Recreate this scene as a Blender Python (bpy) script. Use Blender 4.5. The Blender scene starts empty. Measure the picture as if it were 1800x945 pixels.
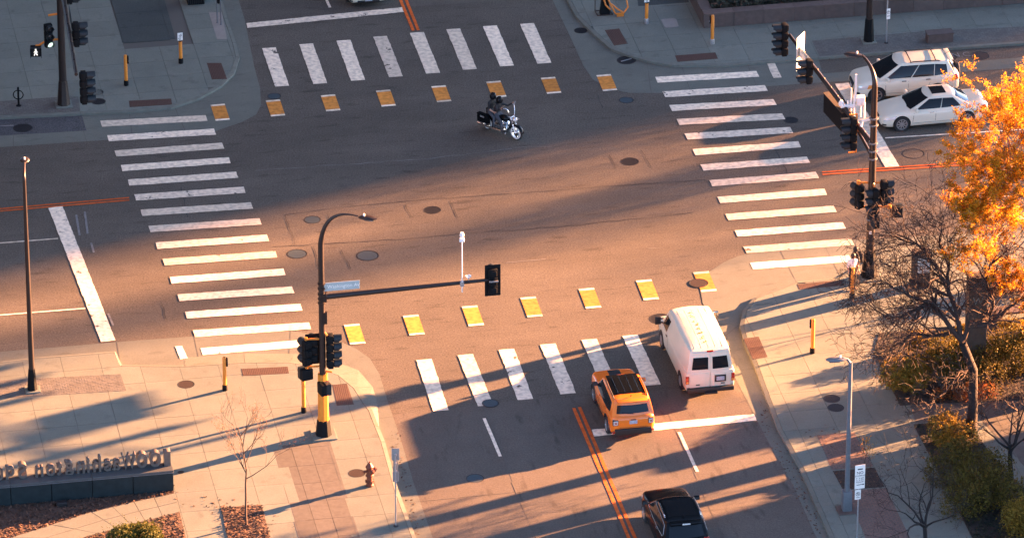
import bpy, bmesh, math, random
from mathutils import Vector, Matrix, noise as mnoise

S = bpy.context.scene
COL = S.collection
R = math.radians

# ------------------------------------------------------------------ camera
TILT, FPX, DIST = R(27.0), 11000.0, 256.0          # a long lens high on a tower south of the crossing
CAM = Vector((0, -DIST * math.cos(TILT), DIST * math.sin(TILT)))
cd = bpy.data.cameras.new('camera'); cam = bpy.data.objects.new('camera', cd); COL.objects.link(cam)
cam.location = CAM; cam.rotation_euler = (math.pi / 2 - TILT, 0, 0)
cd.sensor_width = 36; cd.lens = FPX / 1800 * 36; cd.clip_start = 1; cd.clip_end = 6000
S.camera = cam

# ------------------------------------------------------------------ light
SUN_EL, SUN_AZ = R(9.6), R(28.0)                   # azimuth from +X towards +Y
w = bpy.data.worlds.new("World"); S.world = w; w.use_nodes = True
bg = w.node_tree.nodes['Background']
sky = w.node_tree.nodes.new('ShaderNodeTexSky'); sky.sky_type = 'NISHITA'; sky.sun_disc = False
sky.sun_elevation = SUN_EL; sky.sun_rotation = math.pi / 2 - SUN_AZ
sky.air_density = 0.32; sky.dust_density = 0.2; sky.ozone_density = 0.4
w.node_tree.links.new(sky.outputs[0], bg.inputs[0]); bg.inputs[1].default_value = 0.05
sl = bpy.data.lights.new('sun', 'SUN'); sl.energy = 5.0; sl.angle = R(0.55); sl.color = (1.0, 0.42, 0.175)
sun = bpy.data.objects.new('sun', sl); COL.objects.link(sun)
SD = Vector((math.cos(SUN_AZ) * math.cos(SUN_EL), math.sin(SUN_AZ) * math.cos(SUN_EL), math.sin(SUN_EL)))
sun.rotation_euler = SD.to_track_quat('Z', 'Y').to_euler(); sun.location = SD * 200
S.view_settings.view_transform = 'Standard'; S.view_settings.look = 'None'
S.view_settings.gamma = 1; S.view_settings.exposure = 4.5
S.cycles.max_bounces = 6
SN = Vector((-math.sin(SUN_AZ), math.cos(SUN_AZ), 0)); SS = Vector((math.cos(SUN_AZ), math.sin(SUN_AZ), 0))

# ------------------------------------------------------------------ measuring helpers
_fw = Vector((0, math.cos(TILT), -math.sin(TILT))); _up = Vector((0, math.sin(TILT), math.cos(TILT)))
def at(px, py, z=0.0):
    """Ground point (or point at height z) of a photo coordinate; used to survey the street plan from the photo."""
    d = _fw * FPX + Vector((1, 0, 0)) * (px - 900) - _up * (py - 472.5)
    t = (z - CAM.z) / d.z
    return CAM + d * t
def ppm(p):                                       # photo pixels per metre near a point
    return FPX / (p - CAM).dot(_fw)
def hgt(px, pyb, pyt, z0=0.0):                    # height of an upright thing from its foot and top rows
    return (pyb - pyt) / (ppm(at(px, pyb, z0)) * math.cos(TILT))
ANG_A, ANG_B = R(10.4), R(100.4)
A = Vector((math.cos(ANG_A), math.sin(ANG_A), 0)); B = Vector((math.cos(ANG_B), math.sin(ANG_B), 0))
UP = Vector((0, 0, 1))
ZS = 0.13                                         # sidewalk height

# ------------------------------------------------------------------ materials
M = {}
def mat(name, col, rough=.7, metal=0.0, var=0.0, scale=8.0, bump=0.0, coat=0.0, spec=.5, col2=None, rnd=0.0, emit=None, trans=0.0):
    m = bpy.data.materials.new(name); m.use_nodes = True; nt = m.node_tree; N = nt.nodes; Lk = nt.links
    b = N['Principled BSDF']; b.inputs['Roughness'].default_value = rough; b.inputs['Metallic'].default_value = metal
    b.inputs['Specular IOR Level'].default_value = spec; b.inputs['Coat Weight'].default_value = coat
    b.inputs['Coat Roughness'].default_value = .08
    b.inputs['Base Color'].default_value = (*col, 1)
    if trans: b.inputs['Subsurface Weight'].default_value = 0
    if var or col2 or bump:
        tc = N.new('ShaderNodeTexCoord'); n1 = N.new('ShaderNodeTexNoise'); n1.inputs['Scale'].default_value = scale
        n1.inputs['Detail'].default_value = 6; n1.inputs['Roughness'].default_value = .65
        Lk.new(tc.outputs['Object'], n1.inputs['Vector'])
        rp = N.new('ShaderNodeValToRGB'); c2 = col2 or tuple(min(1, c * (1 + var)) for c in col)
        c1 = col if col2 else tuple(c * (1 - var) for c in col)
        rp.color_ramp.elements[0].position = .32; rp.color_ramp.elements[1].position = .68
        rp.color_ramp.elements[0].color = (*c1, 1); rp.color_ramp.elements[1].color = (*c2, 1)
        Lk.new(n1.outputs['Fac'], rp.inputs['Fac']); out = rp.outputs['Color']
        if rnd:
            oi = N.new('ShaderNodeObjectInfo'); mr = N.new('ShaderNodeMapRange'); mr.inputs['To Min'].default_value = 1 - rnd; mr.inputs['To Max'].default_value = 1 + rnd
            Lk.new(oi.outputs['Random'], mr.inputs['Value'])
            vm = N.new('ShaderNodeVectorMath'); vm.operation = 'SCALE'
            Lk.new(out, vm.inputs[0]); Lk.new(mr.outputs['Result'], vm.inputs['Scale']); out = vm.outputs['Vector']
        Lk.new(out, b.inputs['Base Color'])
        if bump:
            bp = N.new('ShaderNodeBump'); bp.inputs['Strength'].default_value = bump; bp.inputs['Distance'].default_value = .02
            Lk.new(n1.outputs['Fac'], bp.inputs['Height']); Lk.new(bp.outputs['Normal'], b.inputs['Normal'])
    if emit:
        b.inputs['Emission Color'].default_value = (*emit[:3], 1); b.inputs['Emission Strength'].default_value = emit[3]
    M[name] = m; return m

def asphalt(name, col, streak=(1, 1), amount=.35, ang=0.0, grain=1.0, rnd=0.0, spots=.62):
    m = bpy.data.materials.new(name); m.use_nodes = True; nt = m.node_tree; N = nt.nodes; Lk = nt.links
    b = N['Principled BSDF']; b.inputs['Roughness'].default_value = .85; b.inputs['Specular IOR Level'].default_value = .25
    tc = N.new('ShaderNodeTexCoord'); mp = N.new('ShaderNodeMapping'); mp.vector_type = 'TEXTURE'; mp.inputs['Rotation'].default_value = (0, 0, ang); mp.inputs['Scale'].default_value = (1 / streak[0], 1 / streak[1], 1)
    Lk.new(tc.outputs['Object'], mp.inputs['Vector'])
    def nz(scale, vec, det=4):
        n = N.new('ShaderNodeTexNoise'); n.inputs['Scale'].default_value = scale; n.inputs['Detail'].default_value = det
        Lk.new(vec, n.inputs['Vector']); return n.outputs['Fac']
    def madd(a, k, c):
        q = N.new('ShaderNodeMath'); q.operation = 'MULTIPLY_ADD'; Lk.new(a, q.inputs[0]); q.inputs[1].default_value = k; q.inputs[2].default_value = c; return q.outputs[0]
    def mul(a, c):
        q = N.new('ShaderNodeMath'); q.operation = 'MULTIPLY'; Lk.new(a, q.inputs[0]); Lk.new(c, q.inputs[1]); return q.outputs[0]
    f1 = madd(nz(.35, mp.outputs['Vector'], 5), amount * 2, 1 - amount)
    f2 = madd(nz(14, tc.outputs['Object'], 3), 1.6 * grain, 1 - .8 * grain)
    f3 = madd(nz(1.3, tc.outputs['Object'], 6), .3, .85)
    f4 = madd(nz(30, tc.outputs['Object'], 2), 1.7 * grain, 1 - .85 * grain)
    sp = N.new('ShaderNodeValToRGB'); sp.color_ramp.elements[0].position = .28; sp.color_ramp.elements[1].position = .41; sp.color_ramp.elements[0].color = (spots, spots, spots, 1); sp.color_ramp.elements[1].color = (1, 1, 1, 1)
    Lk.new(nz(1.9, mp.outputs['Vector'], 7), sp.inputs['Fac'])
    f5 = madd(nz(.12, tc.outputs['Object'], 2), .5, .75)
    f = mul(mul(mul(mul(mul(f1, f2), f3), f4), sp.outputs['Color']), f5)
    if rnd:
        oi = N.new('ShaderNodeObjectInfo'); f = mul(f, madd(oi.outputs['Random'], 2 * rnd, 1 - rnd))
    vm = N.new('ShaderNodeVectorMath'); vm.operation = 'SCALE'; vm.inputs[0].default_value = col; Lk.new(f, vm.inputs['Scale'])
    Lk.new(vm.outputs['Vector'], b.inputs['Base Color'])
    bp = N.new('ShaderNodeBump'); bp.inputs['Strength'].default_value = .25; bp.inputs['Distance'].default_value = .01
    Lk.new(nz(90, tc.outputs['Object'], 2), bp.inputs['Height']); Lk.new(bp.outputs['Normal'], b.inputs['Normal'])
    M[name] = m; return m

def paintmat(name, col, under, wear=.36, scale=2.2):
    """road paint with worn chips that show the asphalt"""
    m = bpy.data.materials.new(name); m.use_nodes = True; nt = m.node_tree; N = nt.nodes; Lk = nt.links
    b = N['Principled BSDF']; b.inputs['Roughness'].default_value = .7; b.inputs['Specular IOR Level'].default_value = .3
    tc = N.new('ShaderNodeTexCoord')
    n1 = N.new('ShaderNodeTexNoise'); n1.inputs['Scale'].default_value = scale; n1.inputs['Detail'].default_value = 9; n1.inputs['Roughness'].default_value = .68
    Lk.new(tc.outputs['Object'], n1.inputs['Vector'])
    rp = N.new('ShaderNodeValToRGB'); rp.color_ramp.elements[0].position = wear - .015; rp.color_ramp.elements[1].position = wear + .015
    rp.color_ramp.elements[0].color = (1, 1, 1, 1); rp.color_ramp.elements[1].color = (0, 0, 0, 1)
    Lk.new(n1.outputs['Fac'], rp.inputs['Fac'])
    n2 = N.new('ShaderNodeTexNoise'); n2.inputs['Scale'].default_value = 5; n2.inputs['Detail'].default_value = 6
    Lk.new(tc.outputs['Object'], n2.inputs['Vector'])
    r2 = N.new('ShaderNodeValToRGB'); r2.color_ramp.elements[0].color = (*[c * .66 for c in col], 1); r2.color_ramp.elements[1].color = (*[min(1, c * 1.06) for c in col], 1)
    r2.color_ramp.elements[0].position = .3; r2.color_ramp.elements[1].position = .6
    Lk.new(n2.outputs['Fac'], r2.inputs['Fac'])
    mx = N.new('ShaderNodeMix'); mx.data_type = 'RGBA'; Lk.new(rp.outputs['Color'], mx.inputs['Factor'])
    Lk.new(r2.outputs['Color'], mx.inputs['A']); mx.inputs['B'].default_value = (*under, 1)
    oi = N.new('ShaderNodeObjectInfo'); mr = N.new('ShaderNodeMapRange'); mr.inputs['To Min'].default_value = .70; mr.inputs['To Max'].default_value = 1.06; Lk.new(oi.outputs['Random'], mr.inputs['Value'])
    vm = N.new('ShaderNodeVectorMath'); vm.operation = 'SCALE'; Lk.new(mx.outputs['Result'], vm.inputs[0]); Lk.new(mr.outputs['Result'], vm.inputs['Scale'])
    Lk.new(vm.outputs['Vector'], b.inputs['Base Color'])
    M[name] = m; return m

ASPH = (.090, .081, .066)
asphalt('asphalt', ASPH, (.35, 1.6), .3, ANG_A)
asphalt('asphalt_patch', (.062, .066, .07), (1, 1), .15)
asphalt('asphalt_worn', (.098, .089, .075), (1.4, .3), .2, ANG_A, .6)
asphalt('dark_paving', (.055, .066, .062), (1, 1), .1, 0, .4)
paintmat('paint_white', (.88, .76, .58), ASPH, .33)
paintmat('paint_worn', (.86, .74, .57), ASPH, .385, 1.6)
paintmat('paint_yellow', (.68, .275, .05), ASPH, .31)
paintmat('paint_orange', (.62, .12, .016), ASPH, .33, 3)
mat('paint_faint', (.22, .22, .21), .9, col2=(.11, .115, .12), scale=3)
CONC = (.142, .160, .136)
asphalt('concrete', CONC, (1, 1), .10, 0, .22, .05, .80)
asphalt('concrete_apron', (.122, .132, .112), (.6, 1.5), .14, ANG_A, .25, 0, .78)
mat('concrete_curb', (.138, .150, .126), .85, var=.12, scale=3, spec=.25)
mat('concrete_light', (.24, .225, .2), .85, var=.08, scale=4, spec=.25)
mat('joint', (.085, .083, .072), .95)
mat('tar', (.02, .021, .023), .8)
mat('paver_red', (.098, .094, .082), .85, var=.14, scale=5, rnd=.08, spec=.25)
mat('brick_paver', (.16, .105, .085), .85, var=.25, scale=7, spec=.25)
mat('cobble', (.115, .115, .105), .9, var=.25, scale=3.5, bump=.3, spec=.2)
mat('warning_brown', (.062, .03, .02), .75, var=.12, scale=6)
mat('soil', (.035, .027, .022), .95, var=.5, scale=14, bump=.8)
mat('mulch', (.045, .032, .025), .95, col2=(.10, .06, .042), scale=22, bump=1.0)
mat('stone_dark', (.085, .06, .05), .7, var=.18, scale=4, rnd=.12)
mat('stone_pier', (.05, .037, .025), .8, var=.3, scale=5, bump=.3)
mat('wall_dark', (.016, .024, .026), .6, var=.2, scale=3, spec=.12)
mat('wall_top', (.05, .058, .06), .6, var=.15, scale=3)
mat('iron', (.03, .03, .032), .55, .6, var=.3, scale=20)
mat('iron_brown', (.06, .042, .033), .6, .5, var=.3, scale=20)
mat('iron_blue', (.05, .075, .088), .6, .3, var=.2, scale=20)
mat('pole_bronze', (.020, .014, .012), .42, .2, var=.15, scale=10)
mat('signal_black', (.007, .0085, .0095), .7, spec=.1)
mat('visor_black', (.014, .021, .025), .5, spec=.3)
mat('lens_dark', (.02, .02, .02), .15)
mat('bracket_orange', (.62, .19, .02), .5)
mat('post_yellow', (.62, .21, .02), .45, var=.06, scale=8)
mat('steel', (.42, .42, .42), .4, .7, var=.12, scale=10)
mat('steel_grey', (.13, .14, .15), .5, .2, var=.1, scale=10)
mat('white_box', (.72, .70, .66), .5)
mat('sign_white', (.78, .76, .70), .55)
mat('sign_black', (.015, .015, .015), .6)
mat('sign_red', (.5, .03, .02), .6)
mat('sign_blue', (.36, .41, .39), .5, var=.06)
mat('sign_grey', (.30, .27, .25), .5, .3)
mat('green_lamp', (.6, 1, .7), .3, emit=(.75, 1, .78, .07))
mat('walk_lamp', (1, .95, .85), .3, emit=(1, .93, .8, .06))
mat('hydrant_red', (.12, .030, .013), .5, var=.25, scale=18)
mat('rubber', (.018, .018, .019), .8)
mat('rim', (.48, .47, .46), .3, .8)
mat('glass_dark', (.008, .010, .012), .08, spec=.35)
mat('glass_light', (.05, .058, .06), .08, spec=.6)
mat('chrome', (.75, .75, .75), .15, 1)
mat('car_white', (.64, .60, .47), .3, coat=.4)
mat('van_white', (.60, .56, .43), .5, coat=.1, var=.04, scale=2)
mat('car_orange', (.82, .175, .014), .25, coat=.7)
mat('car_black', (.004, .005, .006), .25, coat=.06, spec=.15)
mat('trim_black', (.012, .012, .013), .5)
mat('interior', (.05, .04, .03), .8)
mat('seam', (.03, .03, .03), .9)
mat('lamp_red', (.35, .02, .01), .2, coat=.5)
mat('lamp_clear', (.65, .62, .58), .12, .2, coat=.5)
mat('lamp_amber', (.65, .25, .05), .2, coat=.5)
mat('plate', (.5, .52, .55), .5, col2=(.2, .22, .28), scale=25)
mat('rust', (.42, .16, .03), .9, var=.4, scale=30)
mat('bark', (.009, .007, .0065), .9, var=.35, scale=12, bump=.6)
mat('bark_twig', (.034, .019, .014), .9)
mat('bark_red', (.045, .028, .021), .9, var=.35, scale=12)
mat('bark_pale', (.20, .14, .10), .8, var=.25, scale=12)
mat('skin', (.42, .25, .17), .6)
mat('skin_dark', (.20, .11, .07), .6)
mat('hair', (.02, .014, .01), .6)
mat('cloth_black', (.015, .016, .018), .8, var=.2, scale=12)
mat('cloth_jeans', (.05, .06, .075), .85, var=.2, scale=12)
mat('cloth_white', (.72, .68, .62), .85)
mat('cloth_brown', (.12, .07, .05), .85)
mat('letter_metal', (.13, .11, .095), .35, .3, var=.12, scale=9)
mat('facade', (.06, .065, .07), .85, var=.1, scale=.2)
mat('facade_glass', (.02, .025, .03), .6, spec=.1)
mat('chimney_brick', (.2, .1, .07), .9, var=.2, scale=2)

def leafmat(name, c1, c2, scale=3.0, tr=.35):
    m = bpy.data.materials.new(name); m.use_nodes = True; nt = m.node_tree; N = nt.nodes; Lk = nt.links
    b = N['Principled BSDF']; b.inputs['Roughness'].default_value = .75; b.inputs['Specular IOR Level'].default_value = .2
    g = N.new('ShaderNodeNewGeometry'); rp = N.new('ShaderNodeValToRGB')
    rp.color_ramp.elements[0].color = (*c1, 1); rp.color_ramp.elements[1].color = (*c2, 1)
    Lk.new(g.outputs['Random Per Island'], rp.inputs['Fac']); Lk.new(rp.outputs['Color'], b.inputs['Base Color'])
    t = N.new('ShaderNodeBsdfTranslucent'); Lk.new(rp.outputs['Color'], t.inputs['Color'])
    ms = N.new('ShaderNodeMixShader'); ms.inputs[0].default_value = tr
    Lk.new(b.outputs[0], ms.inputs[1]); Lk.new(t.outputs[0], ms.inputs[2]); Lk.new(ms.outputs[0], N['Material Output'].inputs['Surface'])
    M[name] = m
leafmat('leaf_orange', (.40, .155, .008), (.58, .30, .018), tr=.5)
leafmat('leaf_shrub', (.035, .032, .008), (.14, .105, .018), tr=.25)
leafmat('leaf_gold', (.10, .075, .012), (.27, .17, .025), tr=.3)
leafmat('leaf_rust', (.16, .05, .015), (.32, .12, .03), tr=.3)
leafmat('leaf_green', (.04, .05, .012), (.11, .11, .02), tr=.25)
leafmat('mulch_chip', (.035, .022, .017), (.13, .075, .05), tr=0.02)
leafmat('leaf_teal', (.012, .02, .018), (.045, .05, .03), tr=.2)

# ------------------------------------------------------------------ object helpers
def link(o): COL.objects.link(o); return o
def tag(o, label=None, cat=None, group=None, kind=None):
    if label: o['label'] = label
    if cat: o['category'] = cat
    if group: o['group'] = group
    if kind: o['kind'] = kind
    return o
def thing(name, label, cat, loc=(0, 0, 0), rz=0.0, group=None):
    o = bpy.data.objects.new(name, None); o.empty_display_size = .3; link(o)
    o.location = loc; o.rotation_euler = (0, 0, rz); return tag(o, label, cat, group)
def copy_tree(o, parent=None):
    c = o.copy(); link(c); c.parent = parent
    for ch in [x for x in o.children]: copy_tree(ch, c)
    return c

class MB:
    """collects faces; build() links them as one mesh object"""
    def __init__(s, Mx=None): s.v = []; s.f = []; s.mi = []; s.M = Mx or Matrix.Identity(4); s.cur = 0
    def add(s, vs, fs):
        k = len(s.v); s.v += [tuple(s.M @ Vector(p)) for p in vs]
        for f in fs: s.f.append(tuple(i + k for i in f)); s.mi.append(s.cur)
        return s
    def box(s, c, size, Rm=None, taper=1.0):
        x, y, z = [q / 2 for q in size]; c = Vector(c); Rm = Rm or Matrix.Identity(3)
        vs = []
        for dz, k in ((-z, 1), (z, taper)):
            for dx, dy in ((-x, -y), (x, -y), (x, y), (-x, y)): vs.append(c + Rm @ Vector((dx * k, dy * k, dz)))
        return s.add(vs, [(3, 2, 1, 0), (4, 5, 6, 7), (0, 1, 5, 4), (1, 2, 6, 5), (2, 3, 7, 6), (3, 0, 4, 7)])
    def bbox(s, c, size, b=.02, Rm=None):
        """box with chamfered edges"""
        bm = bmesh.new(); bmesh.ops.create_cube(bm, size=1)
        for v in bm.verts: v.co = Vector((v.co.x * size[0], v.co.y * size[1], v.co.z * size[2]))
        bmesh.ops.bevel(bm, geom=bm.edges[:], offset=b, segments=2, affect='EDGES', profile=.6)
        Rm = Rm or Matrix.Identity(3); c = Vector(c); bm.verts.index_update()
        s.add([c + Rm @ v.co for v in bm.verts], [tuple(v.index for v in f.verts) for f in bm.faces]); bm.free(); return s
    def path(s, pts, rad, n=6, caps=True):
        pts = [Vector(p) for p in pts]; vs = []; fs = []
        if not isinstance(rad, (list, tuple)): rad = [rad] * len(pts)
        prev = None
        for i, p in enumerate(pts):
            d = (pts[min(i + 1, len(pts) - 1)] - pts[max(i - 1, 0)]).normalized()
            if prev is None: u = d.orthogonal().normalized()
            else: u = (prev - d * prev.dot(d)); u = u.normalized() if u.length > 1e-5 else d.orthogonal().normalized()
            prev = u; q = d.cross(u)
            for j in range(n):
                a = 2 * math.pi * j / n; vs.append(p + (u * math.cos(a) + q * math.sin(a)) * rad[i])
        for i in range(len(pts) - 1):
            for j in range(n):
                k = (j + 1) % n; fs.append((i * n + j, i * n + k, (i + 1) * n + k, (i + 1) * n + j))
        if caps: fs.append(tuple(reversed(range(n)))); fs.append(tuple(range((len(pts) - 1) * n, len(pts) * n)))
        return s.add(vs, fs)
    def lathe(s, prof, n=16, c=(0, 0, 0), Rm=None, capb=True, capt=True):
        c = Vector(c); Rm = Rm or Matrix.Identity(3); vs = []; fs = []
        for r, z in prof:
            for j in range(n):
                a = 2 * math.pi * j / n; vs.append(c + Rm @ Vector((r * math.cos(a), r * math.sin(a), z)))
        for i in range(len(prof) - 1):
            for j in range(n):
                k = (j + 1) % n; fs.append((i * n + j, i * n + k, (i + 1) * n + k, (i + 1) * n + j))
        if capb: fs.append(tuple(reversed(range(n))))
        if capt: fs.append(tuple(range((len(prof) - 1) * n, len(prof) * n)))
        return s.add(vs, fs)
    def prism(s, poly, z0, z1):
        n = len(poly); area = sum(poly[i][0] * poly[(i + 1) % n][1] - poly[(i + 1) % n][0] * poly[i][1] for i in range(n))
        if area < 0: poly = list(reversed(poly))
        vs = [(p[0], p[1], z0) for p in poly] + [(p[0], p[1], z1) for p in poly]
        fs = [tuple(reversed(range(n))), tuple(range(n, 2 * n))] + [(i, (i + 1) % n, n + (i + 1) % n, n + i) for i in range(n)]
        return s.add(vs, fs)
    def sheet(s, poly, z):
        n = len(poly); area = sum(poly[i][0] * poly[(i + 1) % n][1] - poly[(i + 1) % n][0] * poly[i][1] for i in range(n))
        if area < 0: poly = list(reversed(poly))
        return s.add([(p[0], p[1], z) for p in poly], [tuple(range(n))])
    def grid(s, fn, nu, nv, flip=False):
        vs = [fn(i / nu, j / nv) for i in range(nu + 1) for j in range(nv + 1)]; fs = []
        for i in range(nu):
            for j in range(nv):
                a = i * (nv + 1) + j; q = (a, a + nv + 1, a + nv + 2, a + 1); fs.append(tuple(reversed(q)) if flip else q)
        return s.add(vs, fs)
    def build(s, name, m=None, parent=None, smooth=None, loc=None):
        me = bpy.data.meshes.new(name); me.from_pydata(s.v, [], s.f)
        for q in (m if isinstance(m, (list, tuple)) else [m]):
            if q: me.materials.append(M[q])
        if isinstance(m, (list, tuple)): me.polygons.foreach_set('material_index', s.mi)
        me.update()
        if smooth is not None:
            me.polygons.foreach_set('use_smooth', [True] * len(me.polygons)); me.set_sharp_from_angle(angle=R(smooth))
        o = link(bpy.data.objects.new(name, me)); o.parent = parent
        if loc is not None: o.location = loc
        return o

def frame(origin, fwd, up=UP):
    """matrix whose X axis is fwd, Z as near up as possible"""
    x = Vector(fwd).normalized(); y = Vector(up).cross(x).normalized(); z = x.cross(y)
    m = Matrix((x, y, z)).transposed().to_4x4(); m.translation = Vector(origin); return m
def align(d):                                       # 3x3 turning +Z to d
    return Vector(d).to_track_quat('Z', 'Y').to_matrix()
def arc(p0, p1, bulge, n=10):
    """smooth quarter-like curve from p0 to p1 through control point bulge"""
    p0, p1, c = Vector(p0), Vector(p1), Vector(bulge)
    return [p0 * (1 - t) ** 2 + c * 2 * t * (1 - t) + p1 * t * t for t in [i / n for i in range(n + 1)]]
def text(name, s, size, m, parent, Mx, ext=.004, align_x='CENTER'):
    cu = bpy.data.curves.new(name, 'FONT'); cu.body = s; cu.size = size; cu.extrude = ext; cu.align_x = align_x; cu.align_y = 'CENTER'
    cu.resolution_u = 3
    o = bpy.data.objects.new(name, cu); link(o)
    dg = bpy.context.evaluated_depsgraph_get(); me = bpy.data.meshes.new_from_object(o.evaluated_get(dg))
    bpy.data.objects.remove(o); bpy.data.curves.remove(cu)
    me.transform(Mx); me.materials.clear(); me.materials.append(M[m])
    o = link(bpy.data.objects.new(name, me)); o.parent = parent; return o
def P(pts, z=0.0): return [at(x, y, z).xy for x, y in pts]
def clip_convex(subj, win):
    """Sutherland-Hodgman: polygon subj cut by the convex polygon win (counter-clockwise)"""
    out = [Vector(p) for p in subj]
    for i in range(len(win)):
        a, b = Vector(win[i]), Vector(win[(i + 1) % len(win)]); e = b - a; src, out = out, []
        if not src: return []
        for j in range(len(src)):
            p, q = src[j - 1], src[j]
            sp = e.x * (p.y - a.y) - e.y * (p.x - a.x); sq = e.x * (q.y - a.y) - e.y * (q.x - a.x)
            if (sp >= 0) != (sq >= 0): out.append(p + (q - p) * (sp / (sp - sq)))
            if sq >= 0: out.append(q)
    res = []
    for p in out:
        if not res or (p - res[-1]).length > .004: res.append(p)
    if len(res) > 1 and (res[0] - res[-1]).length < .004: res.pop()
    return res if len(res) > 2 else []
def area2(p): return abs(sum(p[i].x * p[(i + 1) % len(p)].y - p[(i + 1) % len(p)].x * p[i].y for i in range(len(p)))) / 2
def inside(pt, poly):
    c = False; n = len(poly)
    for i in range(n):
        a, b = poly[i], poly[i - 1]
        if (a[1] > pt[1]) != (b[1] > pt[1]) and pt[0] < (b[0] - a[0]) * (pt[1] - a[1]) / (b[1] - a[1]) + a[0]: c = not c
    return c
def pave(parent, name, poly, org, cu, cv, m, z0, z1, gap=.011, ua=None, va=None, lim=9, skip=None, rot=None):
    """cut a polygon into slabs on a grid along the street directions; every slab its own object"""
    ua = (ua or A).xy; va = (va or B).xy; org = Vector(org).xy; us = [(Vector(p) - org).dot(ua) for p in poly]; vs = [(Vector(p) - org).dot(va) for p in poly]
    k = 0
    for i in range(math.floor(min(us) / cu), math.ceil(max(us) / cu)):
        for j in range(math.floor(min(vs) / cv), math.ceil(max(vs) / cv)):
            c = lambda a, b: org + ua * a + va * b
            g = gap / 2; cell = [c(i * cu + g, j * cv + g), c((i + 1) * cu - g, j * cv + g), c((i + 1) * cu - g, (j + 1) * cv - g), c(i * cu + g, (j + 1) * cv - g)]
            q = clip_convex(poly, cell)
            if not q or area2(q) < .03: continue
            if skip and any(inside(c((i + .5) * cu, (j + .5) * cv), h) for h in skip): continue
            mb = MB(); mb.prism(q, z0, z1 + random.uniform(-.002, .002)); mb.build(name, m, parent); k += 1
    return k
# ================================================================== GROUND, ROAD, SIDEWALKS
random.seed(4)
g = MB(); g.sheet([(-2500, -2500), (2500, -2500), (2500, 2500), (-2500, 2500)], -.06); tag(g.build('ground', 'asphalt'), kind='structure')
rd = MB(); rd.sheet([(-130, -150), (130, -150), (130, 150), (-130, 150)], 0); road = tag(rd.build('road', 'asphalt'), kind='structure')
def rsheet(name, pts, z, m, zz=0.0): mb = MB(); mb.sheet(P(pts, zz), z); return mb.build(name, m, road)
def rquad(name, pts, z, m):
    """marking with enough points for slightly uneven, hand-laid edges"""
    c = [Vector(p) for p in P(pts)]; out = []
    for i in range(4):
        a, b = c[i], c[(i + 1) % 4]; L = (b - a).length; n = max(1, int(L / .22)); nr = Vector((-(b - a).y, (b - a).x)).normalized()
        for k in range(n): out.append(a.lerp(b, k / n) + nr * (random.gauss(0, .008) if k else 0))
    mb = MB(); mb.sheet(out, z); return mb.build(name, m, road)
# lighter, older pavement of the cross street
rsheet('worn_pavement', [(690, 729), (900, 704), (1050, 695), (1200, 682), (1292, 652), (1330, 700), (1520, 1090), (800, 1090)], .004, 'asphalt_worn')
rsheet('worn_pavement', [(705, 13), (985, -5), (950, -130), (640, -130)], .004, 'asphalt_worn')
# concrete gutters and corner aprons
TLa = [(-300, 283), (0, 259), (191, 246), (378, 231), (425, 215), (450, 202), (459, 185), (457, 155), (447, 118), (430, 35), (383, -120), (200, -120), (-300, 120)]
TRa = [(932, -120), (971, 0), (1000, 60), (1025, 115), (1042, 140), (1075, 157), (1107, 164), (1166, 164), (1350, 152), (1452, 145), (1800, 119), (2200, 90), (2200, 74), (1800, 101), (1445, 130), (1436, 90), (1200, 60), (1000, -120)]
BLa = [(-300, 645), (0, 618), (87, 611), (205, 601), (340, 591), (470, 582), (512, 581), (545, 587), (590, 597), (625, 612), (650, 629.5), (667, 657), (682, 707), (691, 732), (710, 790), (727, 848), (761, 945), (808, 1080), (650, 1080), (560, 760), (-300, 760)]
BRa = [(2200, 376), (1800, 405), (1500, 422), (1320, 445), (1298, 450), (1274, 460), (1243, 480), (1230, 504), (1235, 532), (1262, 600), (1290, 660), (1315, 708), (1350, 775), (1397, 858), (1430, 933), (1508, 1080), (1650, 1080), (1450, 640), (1600, 520), (2200, 480)]
for pl in (TLa, TRa, BLa, BRa): rsheet('concrete_apron', pl, .008, 'concrete_apron')
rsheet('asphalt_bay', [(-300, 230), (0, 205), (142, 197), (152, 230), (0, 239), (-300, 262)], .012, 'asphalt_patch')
# parking bay beside the right-hand gutter is plain road surface
# cuts and seams in the asphalt
def seam(pts, wd=.035, m='tar', z=.0125, jit=.03):
    p = [Vector(q) for q in P(pts)]; dens = []
    for a, b in zip(p, p[1:]):
        n = max(1, int((b - a).length / .4))
        for k in range(n):
            d = (b - a).normalized(); dens.append(a.lerp(b, k / n) + Vector((-d.y, d.x)) * random.gauss(0, jit))
    dens.append(p[-1]); mb = MB(); vs = []; fs = []
    for i, q in enumerate(dens):
        d = (dens[min(i + 1, len(dens) - 1)] - dens[max(i - 1, 0)]).normalized(); nr = Vector((-d.y, d.x)) * wd * random.uniform(.4, 1.3) / 2
        vs += [(*(q + nr), z), (*(q - nr), z)]
    fs = [(2 * i, 2 * i + 1, 2 * i + 3, 2 * i + 2) for i in range(len(dens) - 1)]; mb.add(vs, fs); return mb.build('pavement_seam', m, road)
for pl in ([(500, 378), (620, 362), (760, 350), (900, 340), (1080, 327), (1240, 316)], [(500, 378), (513, 410), (518, 430)], [(712, 360), (725, 383)], [(790, 352), (805, 383)],
           [(480, 433), (700, 421), (900, 404), (1020, 395), (1220, 373)], [(550, 432), (562, 472)], [(600, 440), (616, 472)], [(1072, 272), (1082, 297)],
           [(1128, 264), (1145, 295)], [(1357, 250), (1385, 306), (1405, 316)], [(318, 330), (330, 382)], [(575, 376), (580, 392)], [(1050, 168), (1060, 190)], [(282, 528), (292, 560)]):
    seam(pl)
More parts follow.
